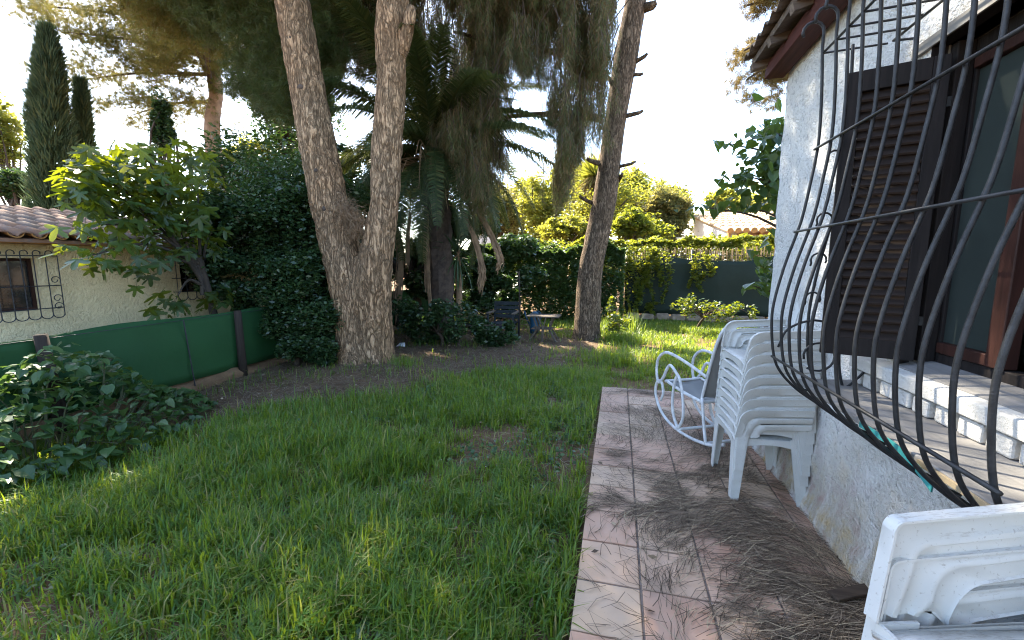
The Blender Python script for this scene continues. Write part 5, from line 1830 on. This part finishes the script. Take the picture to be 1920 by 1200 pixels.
    for i in range(15):
        u = -1 + 2 * i / 14
        top = .77 + .045 * (1 - abs(u) ** 3.5)
        V_ += [bk(u, .77), bk(u, top)]
    m_.add(V_, [(2 * i, 2 * i + 1, 2 * i + 3, 2 * i + 2) for i in range(14)])
    b_ = obj('backrest', m_, P, e)
    wd = b_.modifiers.new('weld', 'WELD')
    wd.merge_threshold = .0005
    md = b_.modifiers.new('thick', 'SOLIDIFY')
    md.thickness = .014
    md.offset = 0
    return e


ORD = ['lowest', 'second from the bottom', 'third from the bottom', 'fourth from the bottom', 'fifth from the bottom', 'sixth from the bottom', 'seventh from the bottom', 'topmost']
chair = make_chair(True)
for k in range(8):
    o = chair if k == 0 else copy_tree(chair)
    o.location = (1.0 + .003 * k, 3.24 + random.uniform(-.004, .004), .004 + .0735 * k)
    o.rotation_euler[2] = math.radians(90 + 3) + random.uniform(-.01, .01)
    o.scale = (1, 1, 1.045)
    setp(o, 'white plastic armchair, %s of the tall stack beside the house wall' % ORD[k], 'chair', 'armchairs in the tall stack')
ORD2 = ORD[:6] + ['topmost']
CH2 = Vector((.805, .752, 0))
chair2 = make_chair(False)
for k in range(6):
    o = chair2 if k == 0 else copy_tree(chair2)
    o.location = (CH2.x, CH2.y, .004 + .0855 * k)
    o.scale = (1, 1, 1.045)
    o.rotation_euler[2] = math.radians(90 + 17) + random.uniform(-.008, .008)
    lab = 'dirty white plastic armchair, topmost of the stack below the window' if k == 5 else 'white plastic armchair, %s under the dirty top chair below the window' % ORD[k]
    setp(o, lab, 'chair', 'armchairs in the stack below the window')

# ------------------------------------------------------------------ rocking chair
rk = empty('rocking_chair', (.84, 4.12, 0), 'white tubular rocking chair with grey sling seat behind the chair stack', 'chair', rz=math.radians(27))
rk.scale = (1, 1, 1.1)


def rpart(name, paths, r=.0135, m_='whitemetal'):
    b = MB()
    for p in paths:
        b.tube(smooth(p, 5), r, 8)
    return obj(name, b, M[m_], rk, world=False, smooth_shade=True)


HW = .21
for sx in (-1, 1):
    x = sx * HW
    rpart('runner', [[(x, -.50, .13), (x, -.3, .055), (x, 0, .018), (x, .25, .04), (x, .42, .11), (x, .52, .24), (x, .50, .36), (x, .42, .37), (x, .385, .28), (x, .42, .2)]])
    rpart('leg_loop', [[(x, .12, .03), (x, .05, .16), (x, .08, .36), (x, .16, .5), (x, .22, .36), (x, .21, .16), (x, .12, .03)], [(x, -.28, .05), (x, -.24, .2), (x, -.2, .4)]])
    rpart('armrest', [[(x, -.24, .58), (x, -.05, .62), (x, .2, .66), (x, .38, .66), (x, .5, .58), (x, .52, .46), (x, .48, .36), (x, .40, .42), (x, .3, .56), (x, .16, .5)]])
    rpart('seat_rail', [[(x * .92, .36, .40), (x * .92, .1, .37), (x * .92, -.18, .36)]])
rpart('back_frame', [[(-HW * .92, -.16, .34), (-HW * .95, -.24, .6), (-HW * .97, -.33, .86), (-HW * .8, -.385, .99), (0, -.40, 1.03), (HW * .8, -.385, .99), (HW * .97, -.33, .86), (HW * .95, -.24, .6), (HW * .92, -.16, .34)]])
for q_ in ([(-HW, .36, .40), (0, .36, .40), (HW, .36, .40)], [(-HW, -.18, .36), (0, -.18, .36), (HW, -.18, .36)], [(-HW, .1, .035), (0, .1, .035), (HW, .1, .035)], [(-HW, -.28, .055), (0, -.28, .055), (HW, -.28, .055)]):
    rpart('cross_bar', [q_])
def sling(name, prof_):
    b = MB()
    P_ = smooth(prof_, 4)
    V_, F_ = [], []
    for i, (y_, z_) in enumerate(P_):
        V_ += [(-HW * .88, y_, z_), (0, y_ - .012, z_ - .02), (HW * .88, y_, z_)]
    for i in range(len(P_) - 1):
        a = 3 * i
        F_ += [(a, a + 1, a + 4, a + 3), (a + 1, a + 2, a + 5, a + 4)]
    o = obj(name, b.add(V_, F_), M['sling'], rk, world=False, smooth_shade=True)
    o.modifiers.new('thick', 'SOLIDIFY').thickness = .004
sling('seat_sling', [(.36, .40), (.1, .37), (-.16, .36)])
sling('back_sling', [(-.17, .40), (-.24, .6), (-.33, .86), (-.375, .97)])

# ------------------------------------------------------------------ things round the patio
bx = empty('storage_box', (1.13, 1.56, 0), 'slate blue plastic storage box on the tiles behind the dirty chair', 'box')
obj('body', MB().box(1.065, 1.2, 1.40, 1.72, .004, .33), M['slateplastic'], bx, bevel=.01)
obj('lid', MB().box(1.05, 1.212, 1.385, 1.735, .331, .36), M['slateplastic'], bx, bevel=.008)
pl_a, pl_b = at_z(1562, 1118, .035), at_z(1660, 1098, .035)
setp(obj('plank', MB().beam(tuple(pl_a), tuple(np.array(pl_a) + unit(np.array(pl_b) - np.array(pl_a)) * .3), .06, .014), woodmat('weathered_plank', (0.03, 0.02, 0.014), (0.1, 0.07, 0.05), 0, .85), bevel=.003), 'short dark wooden plank lying on the needle strewn tiles by the wall', 'plank')

# ------------------------------------------------------------------ garden table and chair by the hedge
TB = Vector((-1.58, 9.25, -.09))
gt = empty('garden_table', TB, 'small grey wooden table with crossed legs before the hedge', 'table')
for k in range(4):
    obj('top_plank', MB().box(TB.x - .36, TB.x + .36, TB.y - .24 + .12 * k + .004, TB.y - .12 + .12 * k - .004, .44, .465), M['greywood'], gt)
for sx in (-1, 1):
    for sy in (-1, 1):
        obj('leg', MB().beam((TB.x + sx * .22, TB.y + sy * .16, .44), (TB.x + sx * .13, TB.y + sy * .14, .18), .03, .03).beam((TB.x + sx * .13, TB.y + sy * .14, .18), (TB.x + sx * .3, TB.y + sy * .2, -.1), .035, .035), M['greywood'], gt)
obj('leg', MB().beam((TB.x - .08, TB.y - .22, .44), (TB.x + .01, TB.y - .22, .2), .025, .025).beam((TB.x + .08, TB.y - .225, .44), (TB.x + .01, TB.y - .225, .2), .025, .025).beam((TB.x + .01, TB.y - .222, .2), (TB.x, TB.y - .25, -.1), .045, .03), M['greywood'], gt)
obj('shelf', MB().box(TB.x - .26, TB.x + .2, TB.y - .19, TB.y + .17, .165, .185), M['greywood'], gt)
GC = Vector((-2.55, 9.35, -.09))
gch = empty('garden_chair', GC, 'old dark blue grey wooden garden armchair beside the grey table', 'chair')
for sx in (-1, 1):
    obj('leg', MB().box(GC.x + sx * .3 - .02, GC.x + sx * .3 + .02, GC.y - .28, GC.y - .24, -.1, .48), M['bluewood'], gch)
    obj('leg', MB().beam((GC.x + sx * .3, GC.y + .25, -.1), (GC.x + sx * .3, GC.y + .38, .72), .04, .045), M['bluewood'], gch)
    obj('armrest', MB().box(GC.x + sx * .3 - .035, GC.x + sx * .3 + .035, GC.y - .3, GC.y + .3, .482, .51), M['greywood'], gch)
for k in range(5):
    obj('seat_slat', MB().box(GC.x - .28, GC.x + .28, GC.y - .26 + k * .1, GC.y - .18 + k * .1, .24, .262), M['bluewood'], gch)
for k in range(4):
    obj('back_slat', MB().box(GC.x - .28, GC.x + .28, GC.y + .30 + k * .02, GC.y + .325 + k * .02, .33 + k * .1, .41 + k * .1), M['bluewood'], gch)
obj('front_rail', MB().box(GC.x - .28, GC.x + .28, GC.y - .285, GC.y - .262, .15, .235), M['bluewood'], gch)
stp = at_y(973, 560, 8.9)
setp(obj('stake', MB().tube([(stp[0], 8.9, -.2), (stp[0] + .02, 8.9, .5), (stp[0], 8.9, 1.45)], .017, 6, jit=.2), M['post'], smooth_shade=True), 'thin dark stake standing upright beside the garden chair', 'stake')
wat = Vector(at_y(1003, 588, 10.1))
wc = empty('watering_can', (wat.x, wat.y, -.1), 'blue plastic watering can behind the grey table', 'watering can')
obj('body', MB().tube([(wat.x, wat.y, -.1), (wat.x, wat.y, .0), (wat.x, wat.y, .3), (wat.x, wat.y, .42), (wat.x, wat.y, .45)], [.12, .13, .12, .09, .04], 14), M['blueplastic'], wc, smooth_shade=True)
obj('handle', MB().tube([(wat.x + .06 + .1 * math.sin(s_), wat.y, .33 - .13 * math.cos(s_)) for s_ in np.linspace(0, 3.14, 9)], .012, 6), M['blueplastic'], wc, smooth_shade=True)
obj('spout', MB().tube([(wat.x - .1, wat.y, .05), (wat.x - .22, wat.y, .3), (wat.x - .27, wat.y, .45)], [.024, .018, .024], 7), M['blueplastic'], wc, smooth_shade=True)
# wilted branch heap left of the chair
hp = MB()
for k in range(70):
    p = np.array(at_y(rng.uniform(890, 960), rng.uniform(575, 610), 9.9))
    p[2] = rng.uniform(-.05, .35)
    q = p + rng.normal(size=3) * [.4, .2, .15]
    q[2] = max(q[2], -.05)
    hp.tube([p, (p + q) / 2 + [0, 0, .05], q], [.012, .01, .005], 4, cap=False)
setp(obj('branch_heap', hp, M['dry'], kind='stuff'), 'heap of dry brown cut branches beside the garden chair', 'branches')
sp = at_z(750, 650, -.05)
scr = MB()
scr.add([(sp[0] - .09, sp[1], sp[2]), (sp[0] + .02, sp[1] - .03, sp[2] + .02), (sp[0] + .1, sp[1] + .02, sp[2]), (sp[0] + .06, sp[1] + .1, sp[2] + .07), (sp[0] - .05, sp[1] + .09, sp[2] + .06)], [(0, 1, 4), (1, 3, 4), (1, 2, 3)])
o = obj('paper_scrap', scr, M['paper'])
o.modifiers.new('thick', 'SOLIDIFY').thickness = .003
setp(o, 'crumpled white scrap lying in grass right of the forked pine', 'litter')
n = 34
fx, fy = rng.uniform(-4.2, -.8, n), rng.uniform(1.2, 4.6, n)
P = np.stack([fx, fy, gz(fx, fy) + .05 + rng.random(n) * .07], -1)
V, Q = leaf_quads(P, .012, .9, .2, 0)
setp(obj('lawn_flowers', np_mesh('lawn_flowers', V, Q), M['paper'], kind='stuff'), 'tiny white flowers dotted through the lawn grass', 'flowers')
# low broad leaved weeds and dead leaves through the lawn
n = 16000
wx, wy = rng.uniform(-5.2, -.2, n), rng.uniform(.8, 6.0, n)
k = (vnoise(wx + 9, wy + 3, 1.3) * .6 + vnoise(wx, wy + 5, 3.4) * .5 > .62) & (dirt_amount(wx, wy) < .9)
wx, wy = wx[k], wy[k]
V, Q = leaf_quads(np.stack([wx, wy, gz(wx, wy) + .02 + rng.random(len(wx)) * .06], -1), .035, .85, .25, -.05)
setp(obj('lawn_weeds', np_mesh('lawn_weeds', V, Q), M['bush'], kind='stuff'), 'low round leaved weeds growing through the lawn grass', 'weeds')
n = 420
wx, wy = rng.uniform(-5.2, 1.1, n), rng.uniform(.9, 8.5, n)
onp = wx > TX0
keep = ~onp | (rng.random(n) < .45)
wx, wy, onp = wx[keep], wy[keep], onp[keep]
zz_ = np.where(onp & (wy < 5.5), .012, gz(wx, wy) + .03 + rng.random(len(wx)) * .05)
V, Q = leaf_quads(np.stack([wx, wy, zz_], -1), .045, .5, .12, 0)
setp(obj('fallen_leaves', np_mesh('fallen_leaves', V, Q), M['litter'], kind='stuff'), 'scattered dry brown leaves on lawn and tiles', 'leaves')
